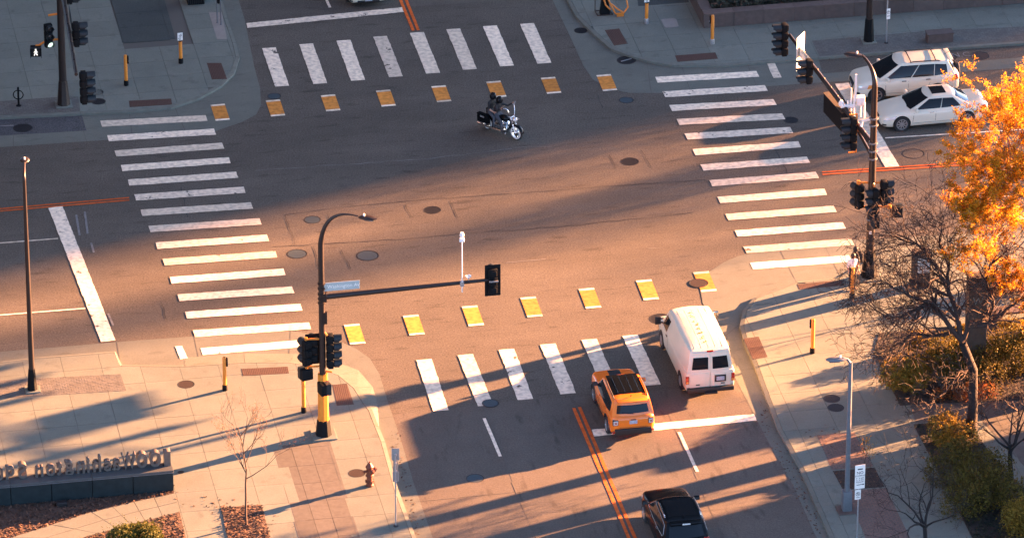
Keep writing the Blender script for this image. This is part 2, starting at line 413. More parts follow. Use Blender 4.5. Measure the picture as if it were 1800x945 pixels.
for pl in ([(900, 847), (944, 945), (1000, 1070)], [(1173, 720), (1271, 945), (1330, 1070)], [(711, 776), (900, 764), (1330, 728)], [(713, 883), (900, 865), (1050, 852)], [(760, 945), (1100, 912), (1400, 880)], [(852, 716), (902, 845)], [(1150, 690), (1173, 720)]):
    seam(pl, .03, 'joint', jit=.004)
for pl in ([(138, 195), (142, 215), (152, 249)], [(226, 188), (233, 243)], [(306, 186), (327, 234)], [(23, 236), (24, 258)], [(1197, 113), (1214, 162)], [(1311, 108), (1331, 154)], [(205, 600), (215, 655)], [(341, 591), (352, 642)],
           [(511, 581), (507, 643)], [(1368, 433), (1402, 500)], [(1447, 426), (1480, 492)], [(1298, 572), (1262, 600)], [(714, 835), (724, 833)], [(691, 732), (668, 735)], [(1385, 818), (1362, 822)], [(1230, 504), (1236, 534)], [(1145, 168), (1137, 106)]):
    seam(pl, .028, 'joint', jit=.004)
for pl in ([(560, 292), (740, 280), (900, 262)], [(905, 260), (970, 258)], [(890, 462), (960, 455)], [(1140, 437), (1168, 435)], [(450, 300), (560, 292)]):
    seam(pl, .03, 'paint_faint', .0126)

# ------------------------------------------------------------------ painted markings
def bar(l, r, half=.305, m='paint_white', name='crosswalk_bar', z=.016):
    a, b = at(*l), at(*r); e = Vector((B.x, B.y, 0)) * half
    c = [a - e, b - e, b + e, a + e]; out = []
    for i in range(4):
        p, q = c[i].xy, c[(i + 1) % 4].xy; n = max(1, int((q - p).length / .3)); nr = Vector((-(q - p).y, (q - p).x)).normalized()
        for k in range(n): out.append(p.lerp(q, k / n) + nr * random.gauss(0, .009))
    mb = MB(); mb.sheet(out, z); return mb.build(name, m, road)
LB = [((178, 218), (363, 208)), ((190, 243.5), (378, 232)), ((203, 270.5), (392, 256.5)), ((213.5, 296), (404, 282)), ((226, 321.5), (417, 307.5)), ((237.5, 347.5), (430, 334)), ((249, 374.5), (443, 361.5)), ((263, 403), (458, 389.5)),
      ((275, 432), (471, 418.5)), ((288, 461), (486, 447)), ((300, 493), (500, 478)), ((313.5, 523.5), (515, 509.5)), ((327, 554), (530, 540)), ((341, 586.5), (545, 572.5)), ((354.5, 618), (530, 604))]
RB = [((1153.5, 141), (1332, 130.5)), ((1167, 166.5), (1347, 155.5)), ((1179, 190.5), (1362, 180)), ((1192, 215), (1377.5, 205)), ((1206, 240.5), (1391.5, 229)), ((1220, 268), (1406, 254)), ((1234, 295), (1421, 281)), ((1249, 322.5), (1436.5, 308)),
      ((1263.5, 352), (1452, 337.5)), ((1278, 382), (1468, 367.5)), ((1294, 411), (1484, 396.5)), ((1310, 439.5), (1499, 425)), ((1321, 468), (1495, 454.5))]
for i, (l, r) in enumerate(LB + RB): bar(l, r, .30, 'paint_worn' if i in (1, 5, 9, 16, 19, 22, 26) else 'paint_white')
TT = [((460.5, 85.5), (483.75, 153)), ((526, 78.75), (550.5, 148.5)), ((591.5, 72.5), (617, 142.75)), ((655.75, 65.5), (683.75, 136.5)), ((720.5, 58.75), (749, 130.25)), ((784.5, 52.5), (813.75, 123.5)), ((849, 47), (878.75, 117.5)), ((914.25, 43), (944.5, 112.75))]
BT = [((731.75, 633), (761.5, 723)), ((804.5, 624.5), (840, 714)), ((876.5, 615), (910, 703)), ((949.5, 605.75), (985, 693)), ((1022, 597.5), (1060, 685)), ((1094, 590.5), (1134, 678))]
for i, (t, b) in enumerate(TT): rquad('crosswalk_bar', [t, (t[0] + 24.3, t[1] - 1.7), (b[0] + 24.6, b[1] - 1.7), b], .016, 'paint_worn' if i in (0, 3) else 'paint_white')
for i, (t, b) in enumerate(BT): rquad('crosswalk_bar', [t, (t[0] + 27, t[1] - 2.2), (b[0] + 27.3, b[1] - 2.2), b], .016, 'paint_worn' if i in (1, 2, 3) else 'paint_white')
def bike_square(tl, off, wd):
    q = [at(*tl).xy, at(tl[0] + wd, tl[1] - wd * .085).xy, at(tl[0] + wd + off[0], tl[1] + off[1] - wd * .085).xy, at(tl[0] + off[0], tl[1] + off[1]).xy]
    L = lambda a, b, t: a.lerp(b, t); s = .1
    mb = MB(); mb.sheet([L(q[0], q[3], s), L(q[1], q[2], s), L(q[1], q[2], 1 - s), L(q[0], q[3], 1 - s)], .016); sq = mb.build('bike_crossing_square', 'paint_yellow', road)
    for t0, t1 in ((0, s - .005), (1 - s + .005, 1)):
        mb = MB(); mb.sheet([L(q[0], q[3], t0), L(q[1], q[2], t0), L(q[1], q[2], t1), L(q[0], q[3], t1)], .016); mb.build('white_edge', 'paint_white', sq)
for i, tl in enumerate([(370, 185), (467, 177.5), (563.75, 168.5), (660.75, 160.25), (758, 152.5), (854.5, 144.5), (950.5, 137.75), (1048.25, 133)]): bike_square(tl, (9 + .4 * i, 28), 25)
for i, tl in enumerate([(604.5, 571.25), (708.25, 555.25), (811.75, 539), (914.5, 523.5), (1017, 508.25), (1118, 493.5), (1218.75, 479)]): bike_square(tl, (11.25 + .5 * i, 34.5), 27)
for q in ([(85, 366), (110, 363), (203, 598), (177.5, 601)], [(1468, 148), (1493, 146), (1581, 293), (1556.5, 294.5)], [(433, 41.5), (707, 13.5), (710, 22), (435, 50)], [(1040, 755), (1325, 727.6), (1330, 739), (1044, 767)]):
    rquad('stop_line', q, .016, 'paint_worn' if q[0][0] in (85, 433) else 'paint_white')
def line(a, b, wd, m, name, z=.016):
    p, q = at(*a).xy, at(*b).xy; d = (q - p).normalized(); nr = Vector((-d.y, d.x)) * wd / 2; mb = MB()
    n = max(2, int((q - p).length / .5)); up = [p.lerp(q, i / n) + nr * random.uniform(.92, 1.06) for i in range(n + 1)]; dn = [p.lerp(q, i / n) - nr * random.uniform(.92, 1.06) for i in range(n + 1)]
    mb.sheet(up + dn[::-1], z); return mb.build(name, m, road)
for a, b in (((-300, 393), (227, 347.8)), ((-300, 397), (227.5, 352)), ((1445, 302.8), (2200, 252)), ((1446, 307), (2200, 256.5))): line(a, b, .11, 'paint_orange', 'center_line')
for a, b in (((654, -120), (726.5, 54.5)), ((665, -120), (735.5, 54)), ((1008.5, 717), (1167, 1090)), ((1018.5, 715.5), (1178, 1090))): line(a, b, .135, 'paint_orange', 'center_line')
for a, b, wd in (((565, -20), (580, 14), .12), ((851, 735), (879.5, 802), .13), ((1193.5, 759), (1226, 829), .13), ((-300, 451), (102, 419.5), .10), ((-300, 578), (150, 542), .10), ((1556, 243), (1800, 228), .1), ((1700, 350), (2100, 322), .1)):
    line(a, b, wd, 'paint_white', 'lane_line')
rquad('lane_line', [(307.5, 609), (320, 608), (335, 639.5), (322, 642)], .02, 'paint_white')
rquad('lane_line', [(1347, 111), (1361, 110), (1374, 137), (1360, 138)], .02, 'paint_white')
for a, b in (((134, 378), (140, 414)), ((149, 372), (154, 411)), ((160, 427), (165, 444)), ((0, 222), (24, 221)), ((190, 551), (199, 572))): line(a, b, .09, 'paint_faint', 'worn_paint_streak')
def road_text(s, px, size, m, ang, stretch=1.0, z=.018):
    p = at(*px); Mx = Matrix.Translation((p.x, p.y, z)) @ Matrix.Rotation(ang, 4, 'Z') @ Matrix.Diagonal((1, stretch, 1, 1)); return text('road_lettering', s, size, m, road, Mx, .001)
road_text('BUS', (778, -14), .95, 'paint_white', ANG_A, 2.4)
road_text('N.C.', (1691, 97), .5, 'paint_faint', ANG_A + math.pi * 0, 1.3)

# ------------------------------------------------------------------ sidewalks
def chain_offset(pts, d):
    out = []
    for i, p in enumerate(pts):
        a = pts[max(i - 1, 0)]; b = pts[min(i + 1, len(pts) - 1)]; t = (Vector(b) - Vector(a)).normalized(); out.append(Vector(p) + Vector((-t.y, t.x)) * d)
    return out
def subdivide(pts, L=1.6):
    out = []
    for a, b in zip(pts, pts[1:]):
        n = max(1, round((Vector(b) - Vector(a)).length / L)); out += [Vector(a).lerp(Vector(b), k / n) for k in range(n)]
    return out + [Vector(pts[-1])]
def sidewalk(chain, rest, org, side, skip=(), cu=1.52, cv=1.52, ramp=()):
    """chain: kerb edge in photo order, side +1 when the walk lies to its left"""
    c = P(chain, ZS); inn = chain_offset(c, .16 * side); r = P(rest, ZS); base = MB()
    base.prism([Vector(p) for p in inn] + r, -.05, ZS - .025); sw = tag(base.build('sidewalk', 'joint'), kind='structure')
    n = len(c)
    for k in range(0, n - 1):
        a = subdivide([c[k], c[k + 1]], 3.0); b = subdivide([inn[k], inn[k + 1]], 3.0)
        m = min(len(a), len(b)) - 1; a = [c[k].lerp(c[k + 1], i / m) for i in range(m + 1)]; b = [inn[k].lerp(inn[k + 1], i / m) for i in range(m + 1)]
        for i in range(m):
            q = [a[i].lerp(a[i + 1], .003), a[i].lerp(a[i + 1], .997), b[i].lerp(b[i + 1], .997), b[i].lerp(b[i + 1], .003)]
            mb = MB()
            fade = lambda kk: max(0.0, min(1.0, (kk - ramp[0]) / 1.0, (ramp[-1] + 1 - kk) / 4.0)) if ramp else 0.0   # kerb dropped flush at the corner ramps
            fa, fb = -.04 - 5.4 * fade(k), -.04 - 5.4 * fade(k + 1); za_, zb_ = -.03 + .0385 * min(1, 3 * fade(k)), -.03 + .0385 * min(1, 3 * fade(k + 1))
            t0, t1 = i / m, (i + 1) / m; lo = [q[0].lerp(q[3], fa + (fb - fa) * t0), q[1].lerp(q[2], fa + (fb - fa) * t1)]; zl = (za_ + (zb_ - za_) * t0, za_ + (zb_ - za_) * t1)
            z1 = ZS + .003 - .02
            vs = [(*lo[0], zl[0]), (*lo[1], zl[1]), (*q[2], -.03), (*q[3], -.03), (*q[0], z1), (*q[1], z1), (*q[2], ZS + .003), (*q[3], ZS + .003)]
            mb.add(vs, [(4, 5, 6, 7), (0, 1, 5, 4), (1, 2, 6, 5), (2, 3, 7, 6), (3, 0, 4, 7)]); bmf = mb.build('curb', 'concrete_apron' if k in ramp else 'concrete_curb', sw)
            fix_normals(bmf)
    poly = [Vector(p) for p in chain_offset(c, .175 * side)] + [Vector(p) for p in r]
    pave(sw, 'slab', poly, at(*org, ZS), cu, cv, 'concrete', ZS - .03, ZS, skip=[P(h, ZS) for h in skip])
    return sw
def fix_normals(o):
    bm = bmesh.new(); bm.from_mesh(o.data); bmesh.ops.recalc_face_normals(bm, faces=bm.faces[:]); bm.to_mesh(o.data); bm.free()
def patch(sw, name, pts, z0, z1, m, kind=None):
    mb = MB(); mb.prism(P(pts, z1), z0, z1); o = mb.build(name, m, sw)
    if kind: o['kind'] = kind
    return o
def cobbles(sw, name, pts, cu, cv, m, z=ZS, h=.006, ua=None, va=None, gap=.02):
    poly = [Vector(p) for p in P(pts, z)]; ua = (ua or A).xy; va = (va or B).xy; o = poly[0]; mb = MB()
    us = [(p - o).dot(ua) for p in poly]; vs = [(p - o).dot(va) for p in poly]; n = 0
    for i in range(math.floor(min(us) / cu), math.ceil(max(us) / cu)):
        for j in range(math.floor(min(vs) / cv), math.ceil(max(vs) / cv)):
            sh = .5 * cu * (j % 2); e = gap / 2
            c = lambda a, b: o + ua * (a + sh) + va * b
            q = clip_convex(poly, [c(i * cu + e, j * cv + e), c((i + 1) * cu - e, j * cv + e), c((i + 1) * cu - e, (j + 1) * cv - e), c(i * cu + e, (j + 1) * cv - e)])
            if q and area2(q) > cu * cv * .15:
                t = z + h + random.uniform(-.0025, .0025); k = len(q); ce = sum(q, Vector((0, 0))) / k
                mb.add([(*p, z) for p in q] + [(*p.lerp(ce, .12), t) for p in q], [tuple(range(k, 2 * k))] + [(a, (a + 1) % k, k + (a + 1) % k, k + a) for a in range(k)]); n += 1
    ob = MB(); ob.sheet(poly, z + .0035); ob.build('paver_bed', 'joint', sw)
    r = mb.build(name, m, sw); r['kind'] = 'stuff'; return r
def warning(sw, q):
    c = P(q, ZS); mb = MB(); mb.prism(c, ZS - .01, ZS + .006); wp = mb.build('warning_panel', 'warning_brown', sw)
    a, b, d = Vector(c[0]), Vector(c[1]), Vector(c[3]); nu = max(2, int((b - a).length / .07)); nv = max(2, int((d - a).length / .07)); dm = MB()
    for i in range(nu):
        for j in range(nv):
            p = a + (b - a) * (i + .5) / nu + (d - a) * (j + .5) / nv; r = .018
            dm.add([(p.x - r, p.y - r, ZS + .005), (p.x + r, p.y - r, ZS + .005), (p.x + r, p.y + r, ZS + .005), (p.x - r, p.y + r, ZS + .005), (p.x, p.y, ZS + .018)], [(0, 1, 4), (1, 2, 4), (2, 3, 4), (3, 0, 4)])
    o = dm.build('dome', 'warning_brown', wp); o['kind'] = 'stuff'

TLc = [(-300, 230), (0, 206), (142, 199), (225, 196), (300, 189), (350, 172), (390, 150), (412, 128), (421, 100), (415, 75), (400, 32), (356, -120)]
drive = [(180, -50), (275, -50), (289, 0), (309, 69.5), (215, 76), (195, 0)]
cobTL = [(-300, 201), (0, 178), (98, 171), (138, 170), (141, 196), (0, 203), (-300, 227)]
swTL = sidewalk(TLc, [(-300, -120)], (58, 178), 1, [drive])
pave(swTL, 'slab', [Vector(p) for p in P(drive, ZS)], at(195, 0, ZS), 2.05, 1.52, 'dark_paving', ZS - .02, ZS + .003)
cobbles(swTL, 'cobblestone', cobTL, .22, .14, 'cobble')
patch(swTL, 'light_slab', [(367, 22), (390, 22), (399, 69), (381.5, 69)], ZS - .02, ZS + .006, 'concrete_light')
for q in ([(363.5, 111), (389, 111), (399, 138.5), (372.5, 140)], [(226.5, 177.5), (301, 173.5), (302.5, 184), (228, 188.5)]): warning(swTL, q)

TRc = [(954, -120), (997, 0), (1012, 28), (1035, 51), (1050, 65), (1072, 84), (1100, 95), (1137, 106), (1182, 114), (1270, 115), (1350, 108), (1439, 101), (1567, 91), (1800, 75), (2200, 46)]
cobTR = [(1427, 72), (1627, 55), (1800, 47), (2200, 18), (2200, 42), (1800, 72), (1567, 89), (1441, 99)]
swTR = sidewalk(TRc, [(2200, -90), (1290, -90), (1200, -120)], (1197, 113), 1)
cobbles(swTR, 'cobblestone', cobTR, .24, .15, 'cobble')
darkTR = [(1112, -60), (1190, -65), (1211, 4), (1122, 11)]
patch(swTR, 'dark_slab', darkTR, ZS - .02, ZS + .005, 'dark_paving')
patch(swTR, 'light_slab', [(1162, 35), (1166, 33.6), (1185, 32.5), (1189, 34.5), (1193, 46), (1190, 47.5), (1171, 49), (1168, 47)], ZS - .02, ZS + .006, 'concrete_light')
for q in ([(1063, 53.5), (1088.5, 50.5), (1102, 77), (1079.5, 80.5)], [(1186.5, 98), (1257.5, 92.5), (1262, 103.5), (1191, 109)]): warning(swTR, q)

BLc = [(-300, 660), (0, 634), (60, 627), (203, 616), (214, 640), (325, 641), (430, 634), (510, 634), (560, 642), (600, 657), (628, 680), (645, 707), (655, 720), (666, 748), (677, 775), (700, 858), (732, 945), (780, 1080)]
redBL = [(480, 791), (580, 774), (633, 945), (672, 1075), (567, 1080), (525, 945)]
pitBL = [(389, 891), (460, 886), (475, 945), (500, 1030), (424, 1036), (400, 945)]
mulchA = [(-300, 912), (0, 884), (306, 863), (306, 866), (235, 881), (160, 899), (19, 944), (-120, 1000), (-300, 1010)]
mulchB = [(140, 946), (205, 928), (316, 899), (327, 946), (350, 1040), (0, 1040)]
cobBL = [(-300, 698), (0, 668), (212, 657), (222, 686), (0, 700), (-300, 728)]
swBL = sidewalk(BLc, [(-300, 1080)], (136, 747), -1, [redBL, pitBL], ramp=range(4, 13))
pave(swBL, 'paver', [Vector(p) for p in P(redBL, ZS)], at(480, 791, ZS), .715, 1.42, 'paver_red', ZS - .03, ZS + .002)
cobbles(swBL, 'cobblestone', cobBL, .2, .12, 'cobble')
for q in ([(424, 648), (506, 644), (507.5, 656), (427, 660)], [(584, 676), (610, 674), (622, 710), (592, 712.5)]): warning(swBL, q)
path = [(19, 944), (160, 899), (235, 881), (306, 866), (316, 899), (205, 928), (140, 946), (60, 985), (-60, 985)]
patch(swBL, 'path_bed', path, ZS - .02, ZS + .0035, 'joint')
pp = P(path, ZS); top = [Vector(p) for p in (pp[8], pp[0], pp[1], pp[2], pp[3])]; bot = [Vector(p) for p in (pp[7], pp[6], pp[5], Vector(pp[5]).lerp(Vector(pp[4]), .45), pp[4])]
for i in range(4):
    for k in range(2):
        for h in (0, .5):
            a0, a1 = top[i].lerp(top[i + 1], k / 2), top[i].lerp(top[i + 1], k / 2 + .5); b0, b1 = bot[i].lerp(bot[i + 1], k / 2), bot[i].lerp(bot[i + 1], k / 2 + .5)
            e = .012; q = [a0.lerp(b0, h + e), a1.lerp(b1, h + e), a1.lerp(b1, h + .5 - e), a0.lerp(b0, h + .5 - e)]
            q = [q[0].lerp(q[1], e), q[1].lerp(q[0], e), q[2].lerp(q[3], e), q[3].lerp(q[2], e)]
            mb = MB(); mb.prism(q, ZS, ZS + .012 + random.uniform(-.002, .002)); mb.build('slab', 'concrete', swBL)

BRc = [(2200, 391), (1800, 420), (1560, 437), (1500, 472), (1470, 488), (1400, 494), (1352, 512), (1325, 522), (1306, 544), (1300, 572), (1308, 602), (1325, 640), (1350, 708), (1367, 753), (1405, 821), (1460, 945), (1525, 1080)]
bed1 = [(1536, 619), (1545, 585), (1830, 560), (2200, 535), (2200, 672), (1830, 700), (1582, 711)]
bed2 = [(1606, 745), (1700, 737), (1735, 788), (1810, 870), (1930, 1080), (1780, 1080), (1656, 841)]
swBR = sidewalk(BRc, [(2200, 1080)], (1480, 492), 1, [])
pit = [(1464, 827), (1537, 821), (1555, 855), (1482, 860)]
cobbles(swBR, 'paving_brick', [(1436, 764), (1502, 759), (1535, 819), (1462, 825)], .21, .105, 'brick_paver', gap=.014, h=.006)
cobbles(swBR, 'paving_brick', [(1487, 862), (1557, 857), (1600, 945), (1660, 1075), (1590, 1080), (1522, 945)], .21, .105, 'brick_paver', gap=.014, h=.006)
for q in ([(1401, 499.6), (1479.4, 492), (1484, 501), (1405, 508.7)], [(1307, 595), (1333.6, 591), (1348.8, 627), (1323.5, 631)]): warning(swBR, q)
redBR = [(1600, 712), (1800, 703), (2200, 676), (2200, 1000), (1830, 850), (1722, 735), (1610, 743)]
pave(swBR, 'paver', [Vector(p) for p in P(redBR, ZS)], at(1606, 745, ZS), 1.1, 1.1, 'paver_red', ZS - .02, ZS + .004)

# ------------------------------------------------------------------ soil, mulch and ground cover
def chips(name, pts, n, size, m, z, kind='stuff', bed='soil', hgt=.05):
    poly = P(pts, z); xs = [p[0] for p in poly]; ys = [p[1] for p in poly]; mb = MB(); c = 0; tries = 0
    bd = MB(); bd.prism(poly, ZS - .02, z); b = bd.build('planting_bed', bed); tag(b, kind='structure')
    while c < n and tries < n * 8:
        tries += 1; x, y = random.uniform(min(xs), max(xs)), random.uniform(min(ys), max(ys))
        if not inside((x, y), poly): continue
        s = size * random.uniform(.5, 1.4); a = random.uniform(0, 6.28); t = random.uniform(-.6, .6); u = Vector((math.cos(a), math.sin(a), t)) * s; v = Vector((-math.sin(a), math.cos(a), random.uniform(-.5, .5))) * s * .45
        p = Vector((x, y, z + random.uniform(0, hgt))); mb.add([p - u - v, p + u - v, p + u + v, p - u + v], [(0, 1, 2, 3)]); c += 1
    o = mb.build(name, m); tag(o, kind='stuff'); return o
chips('mulch', mulchA, 7000, .045, 'mulch_chip', ZS + .02, bed='mulch')
chips('mulch', mulchB, 4500, .045, 'mulch_chip', ZS + .02, bed='mulch')
chips('mulch', pitBL, 2200, .04, 'mulch_chip', ZS + .02, bed='mulch')
chips('mulch', pit, 400, .03, 'mulch_chip', ZS - .004 + .012, bed='soil', hgt=.01)
chips('mulch', bed1, 5000, .05, 'leaf_teal', ZS + .03)
chips('mulch', bed2, 5000, .05, 'leaf_teal', ZS + .03)

# ------------------------------------------------------------------ manhole and utility covers
def cover(px, half, m, label, z=.003, bar_=False, ring=None):
    p = at(px[0], px[1], z); r = half / ppm(p)
    t = thing('manhole_cover', label, 'manhole cover', p, ANG_A + random.uniform(-.5, .5), 'round covers set in the road and sidewalks')
    f = MB(); f.lathe([(r, -.004), (r, .0022), (r * .9, .0028), (r * .89, .0005)], 28, capt=False, capb=False); f.build('frame', ring or 'iron', t, 40)
    l = MB(); l.lathe([(r * .885, -.001), (r * .88, .0012)], 28, capb=False); lid = l.build('lid', m, t)
    b = MB()
    if bar_: b.box((0, 0, .011), (r * 1.3, r * .12, .018)); b.build('lift_bar', 'steel', lid)
    else:
        k = 7; s = r * 1.5 / k
        for i in range(k):
            for j in range(k):
                x, y = (i - (k - 1) / 2) * s, (j - (k - 1) / 2) * s
                if math.hypot(x, y) < r * .8: b.box((x, y, .0012), (s * .55, s * .55, .003))
        o = b.build('tread', m, lid); o['kind'] = 'stuff'
cover((549, 386), 15, 'iron_blue', 'blue grey manhole cover in the road under the bend of the tall lamp arm')
cover((760, 369), 15, 'iron', 'round manhole cover between two short cracks in mid crossing')
cover((522, 446), 18, 'iron_blue', 'manhole cover just past the ends of the left crosswalk bars')
cover((646, 449), 20, 'iron_blue', 'large sunlit manhole cover with an uneven patch edge below the lamp head')
cover((1107, 284), 16, 'iron', 'dark manhole cover in the asphalt ahead of the motorcycle')
cover((1605, 270), 20, 'asphalt', 'wide ring cover beside the stop line in front of the white sedan')
cover((835, 840), 16, 'iron_blue', 'shaded manhole cover in the lower street beside the lane dash')
cover((862, 708), 15, 'iron_blue', 'manhole cover at the lower edge of the near crosswalk', .018)
cover((1161, 560), 20, 'iron', 'round drain grate at the front corner of the white van')
cover((1228, 497), 17, 'iron_brown', 'rusty manhole cover lying over a yellow crossing square', .02)
cover((1101, 176), 13, 'iron_blue', 'small road cover just below the far corner apron', .004)
cover((1390, 211), 13, 'iron', 'small cover at the end of the fourth bar of the right crosswalk', .004)
cover((482, 169), 12, 'iron_blue', 'pale blue cover just above a yellow square near the far left corner', .004)
cover((1101, 106), 17, 'iron', 'dark drain cover with a lift bar on the concrete apron', .0105, True)
cover((1021, 54), 12, 'iron', 'drain cover in the gutter beside the far brown warning panel', .0105)
cover((40, 225), 17, 'iron', 'dark manhole cover in the parking bay near the bike rack', .0145)
cover((1722, 98), 17, 'iron_brown', 'manhole cover behind the parked wagon next to faded letters', .004)
cover((1668, 101), 14, 'iron_brown', 'rust ringed cover close behind the spare wheel of the white wagon', .004)
cover((170, 162), 12, 'iron', 'upper cover of the pair on the sidewalk by the far left signal pole', ZS)
cover((173, 178.5), 13, 'iron', 'lower cover of the pair on the sidewalk by the far left signal pole', ZS)
cover((327, 675), 15, 'iron_brown', 'brown cover on the sunny sidewalk beside a yellow button post', ZS)
cover((627, 831), 15, 'iron_brown', 'brown valve cover on the pavement beside the fire hydrant', ZS)
cover((1462, 700), 15, 'iron', 'upper dark cover of the pair by the grey lamp post', ZS + .003)
cover((1469, 716), 15, 'iron', 'lower dark cover of the pair by the grey lamp post', ZS + .003)
cover((318, 829), 5.5, 'iron_brown', 'tiny brown cover on the slab at the end of the letter wall', ZS + .003)

# dry leaves and grit blown into the gutters and beds
rg = random.Random(12); fl = MB()
def litter(a, b, n, sp, z):
    p, q = at(*a), at(*b)
    for _ in range(n):
        c = p.lerp(q, rg.random()) + Vector((rg.gauss(0, sp), rg.gauss(0, sp), 0)); c.z = z + rg.uniform(.004, .02); an = rg.uniform(0, 6.28); s_ = rg.uniform(.015, .05); u = Vector((math.cos(an), math.sin(an), rg.uniform(-.3, .3))) * s_; v = Vector((-math.sin(an), math.cos(an), rg.uniform(-.3, .3))) * s_ * .6
        fl.add([c - u - v, c + u - v, c + u + v, c - u + v], [(0, 1, 2, 3)])
litter((1335, 708), (1440, 930), 150, .18, .008); litter((690, 760), (735, 935), 90, .15, .008); litter((1590, 705), (1540, 630), 120, .35, ZS); litter((1610, 760), (1690, 920), 140, .4, ZS); litter((320, 870), (480, 930), 70, .5, ZS); litter((1440, 100), (1700, 84), 60, .2, .008); litter((1440, 760), (1560, 850), 90, .5, ZS + .01)
tag(fl.build('fallen_leaves', 'mulch_chip'), kind='stuff')
# ================================================================== BUILDINGS ROUND THE CROSSING (outside the frame; several are added to shade it)
def tower(name, label, cat, c, size, rz, fl=3.6, m='facade'):
    t = thing(name, label, cat, (c[0], c[1], 0), rz); wd, dp, h = size
    b = MB(); b.bbox((0, 0, h / 2), (wd, dp, h), .15); b.build('wall', m, t)
    r = MB(); r.box((0, 0, h + .6), (wd * .96, dp * .96, 1.2)); r.box((wd * .1, 0, h + 2.6), (wd * .4, dp * .4, 2.8)); r.build('roof', 'steel_grey', t)
    n = int(h / fl)
    for i in range(1, n):
        q = MB(); q.box((0, 0, i * fl + .9), (wd + .12, dp - 1.2, 1.9)); q.box((0, 0, i * fl + .9), (wd - 1.2, dp + .12, 1.9)); q.build('window_band', 'facade_glass', t)
    return t
c = SS * 470 + SN * (8.0 + 32); tower('office_tower', 'tall stone office tower beyond the frame that shades the far side of the crossing', 'building', c, (34, 64, 122), SUN_AZ)
c = SS * 400 + SN * 3.3; ch = thing('chimney', 'slim brick chimney added beyond the frame to throw a soft shade stripe', 'chimney', (c.x, c.y, 0))  # unseen stack added for its soft stripe of shade
k = MB(); k.lathe([(1.5, 0), (1.1, 96), (1.3, 96.4), (1.3, 98.5)], 24); k.build('stack', 'chimney_brick', ch, 40)
k = MB(); k.lathe([(1.42, 98.5), (1.42, 99.2), (1.0, 99.2)], 24); k.build('cap', 'concrete', ch, 40)
tower('west_sky_blocker', 'unseen grey tower added west of the crossing to cut its sky light', 'building', (-58, 14), (26, 84, 124), R(10))  # unseen tower put in to darken the western sky
tower('north_sky_blocker', 'unseen grey tower added north of the crossing to cut its sky light', 'building', (-8, 92), (84, 28, 92), R(10))  # unseen tower put in to block part of the northern sky
tower('bank_tower', 'grey bank tower under the viewpoint south of the crossing', 'building', (0, -262), (50, 40, 104), 0)

q = at(1690, 792); c = SS * (q.dot(SS) + 34) + SN * (q.dot(SN) - 9); tower('occluder', 'low dark pavilion added outside the frame to shade the lower right corner', 'building', c, (10, 18, 8.5), SUN_AZ, 4)  # unseen block added only to shade the corner pavement
# ================================================================== SIGNAL PARTS
def local(base): return lambda px, py, z: at(px, py, z) - Vector(base)
def signal_head(parent, pos, face, n=3, vis=.32, back=None, lit=None, flange=False, sec=.36):
    """pos: centre of the housing in the parent's space; face: direction the lenses look"""
    F = frame(pos, face); w_ = .36
    b = MB(F); H = n * sec
    for i in range(n):
        z = H / 2 - sec * (i + .5); b.bbox((-.05, 0, z), (.22, w_ - .02, sec - .015), .03)
        b.lathe([(.15, 0), (.15, .05)], 14, (.06, 0, z), align((1, 0, 0)))
        b.bbox((-.17, 0, z), (.10, .25, .27), .045)
    hd = b.build('signal_head', 'signal_black', parent, 40)
    if back:
        k = MB(F); k.bbox((.03, 0, 0), (.012, w_ + 2 * back, H + 2 * back), .005); k.build('backplate', 'signal_black', hd)
    for i in range(n):
        z = H / 2 - sec * (i + .5); v = MB(F); m = 10; rr = .165; vs = []
        for j in range(m + 1):
            a = -math.pi * .78 / 1 + math.pi * 1.56 * j / m + math.pi / 2
            for rad, xx in ((rr, .09), (rr * 1.03, .09 + vis * (1 if abs(j - m / 2) < m * .36 else .65)), (rr * .94, .09 + vis * (1 if abs(j - m / 2) < m * .36 else .65)), (rr * .92, .09)): vs.append((xx, math.cos(a) * rad, z + math.sin(a) * rad))
        fs = []
        for j in range(m):
            for q in range(3): fs.append((j * 4 + q, j * 4 + q + 1, j * 4 + q + 5, j * 4 + q + 4))
        fs += [(0, 1, 2, 3), (m * 4 + 3, m * 4 + 2, m * 4 + 1, m * 4)]
        v.add(vs, fs); vo = v.build('visor', 'visor_black', hd, 50); fix_normals(vo)
        l = MB(F); l.lathe([(.145, .0), (.11, .03), (.001, .045)], 14, (.10, 0, z), align((1, 0, 0)), capt=False)
        l.build('lens', 'green_lamp' if lit == i else 'lens_dark', hd, 60)
    if flange:
        k = MB(F); k.box((-.20, 0, 0), (.05, .07, H + .3)); k.box((-.05, 0, H / 2 + .13), (.32, .07, .04)); k.box((-.05, 0, -H / 2 - .13), (.32, .07, .04)); k.build('strap_bracket', 'bracket_orange', hd)
    return hd
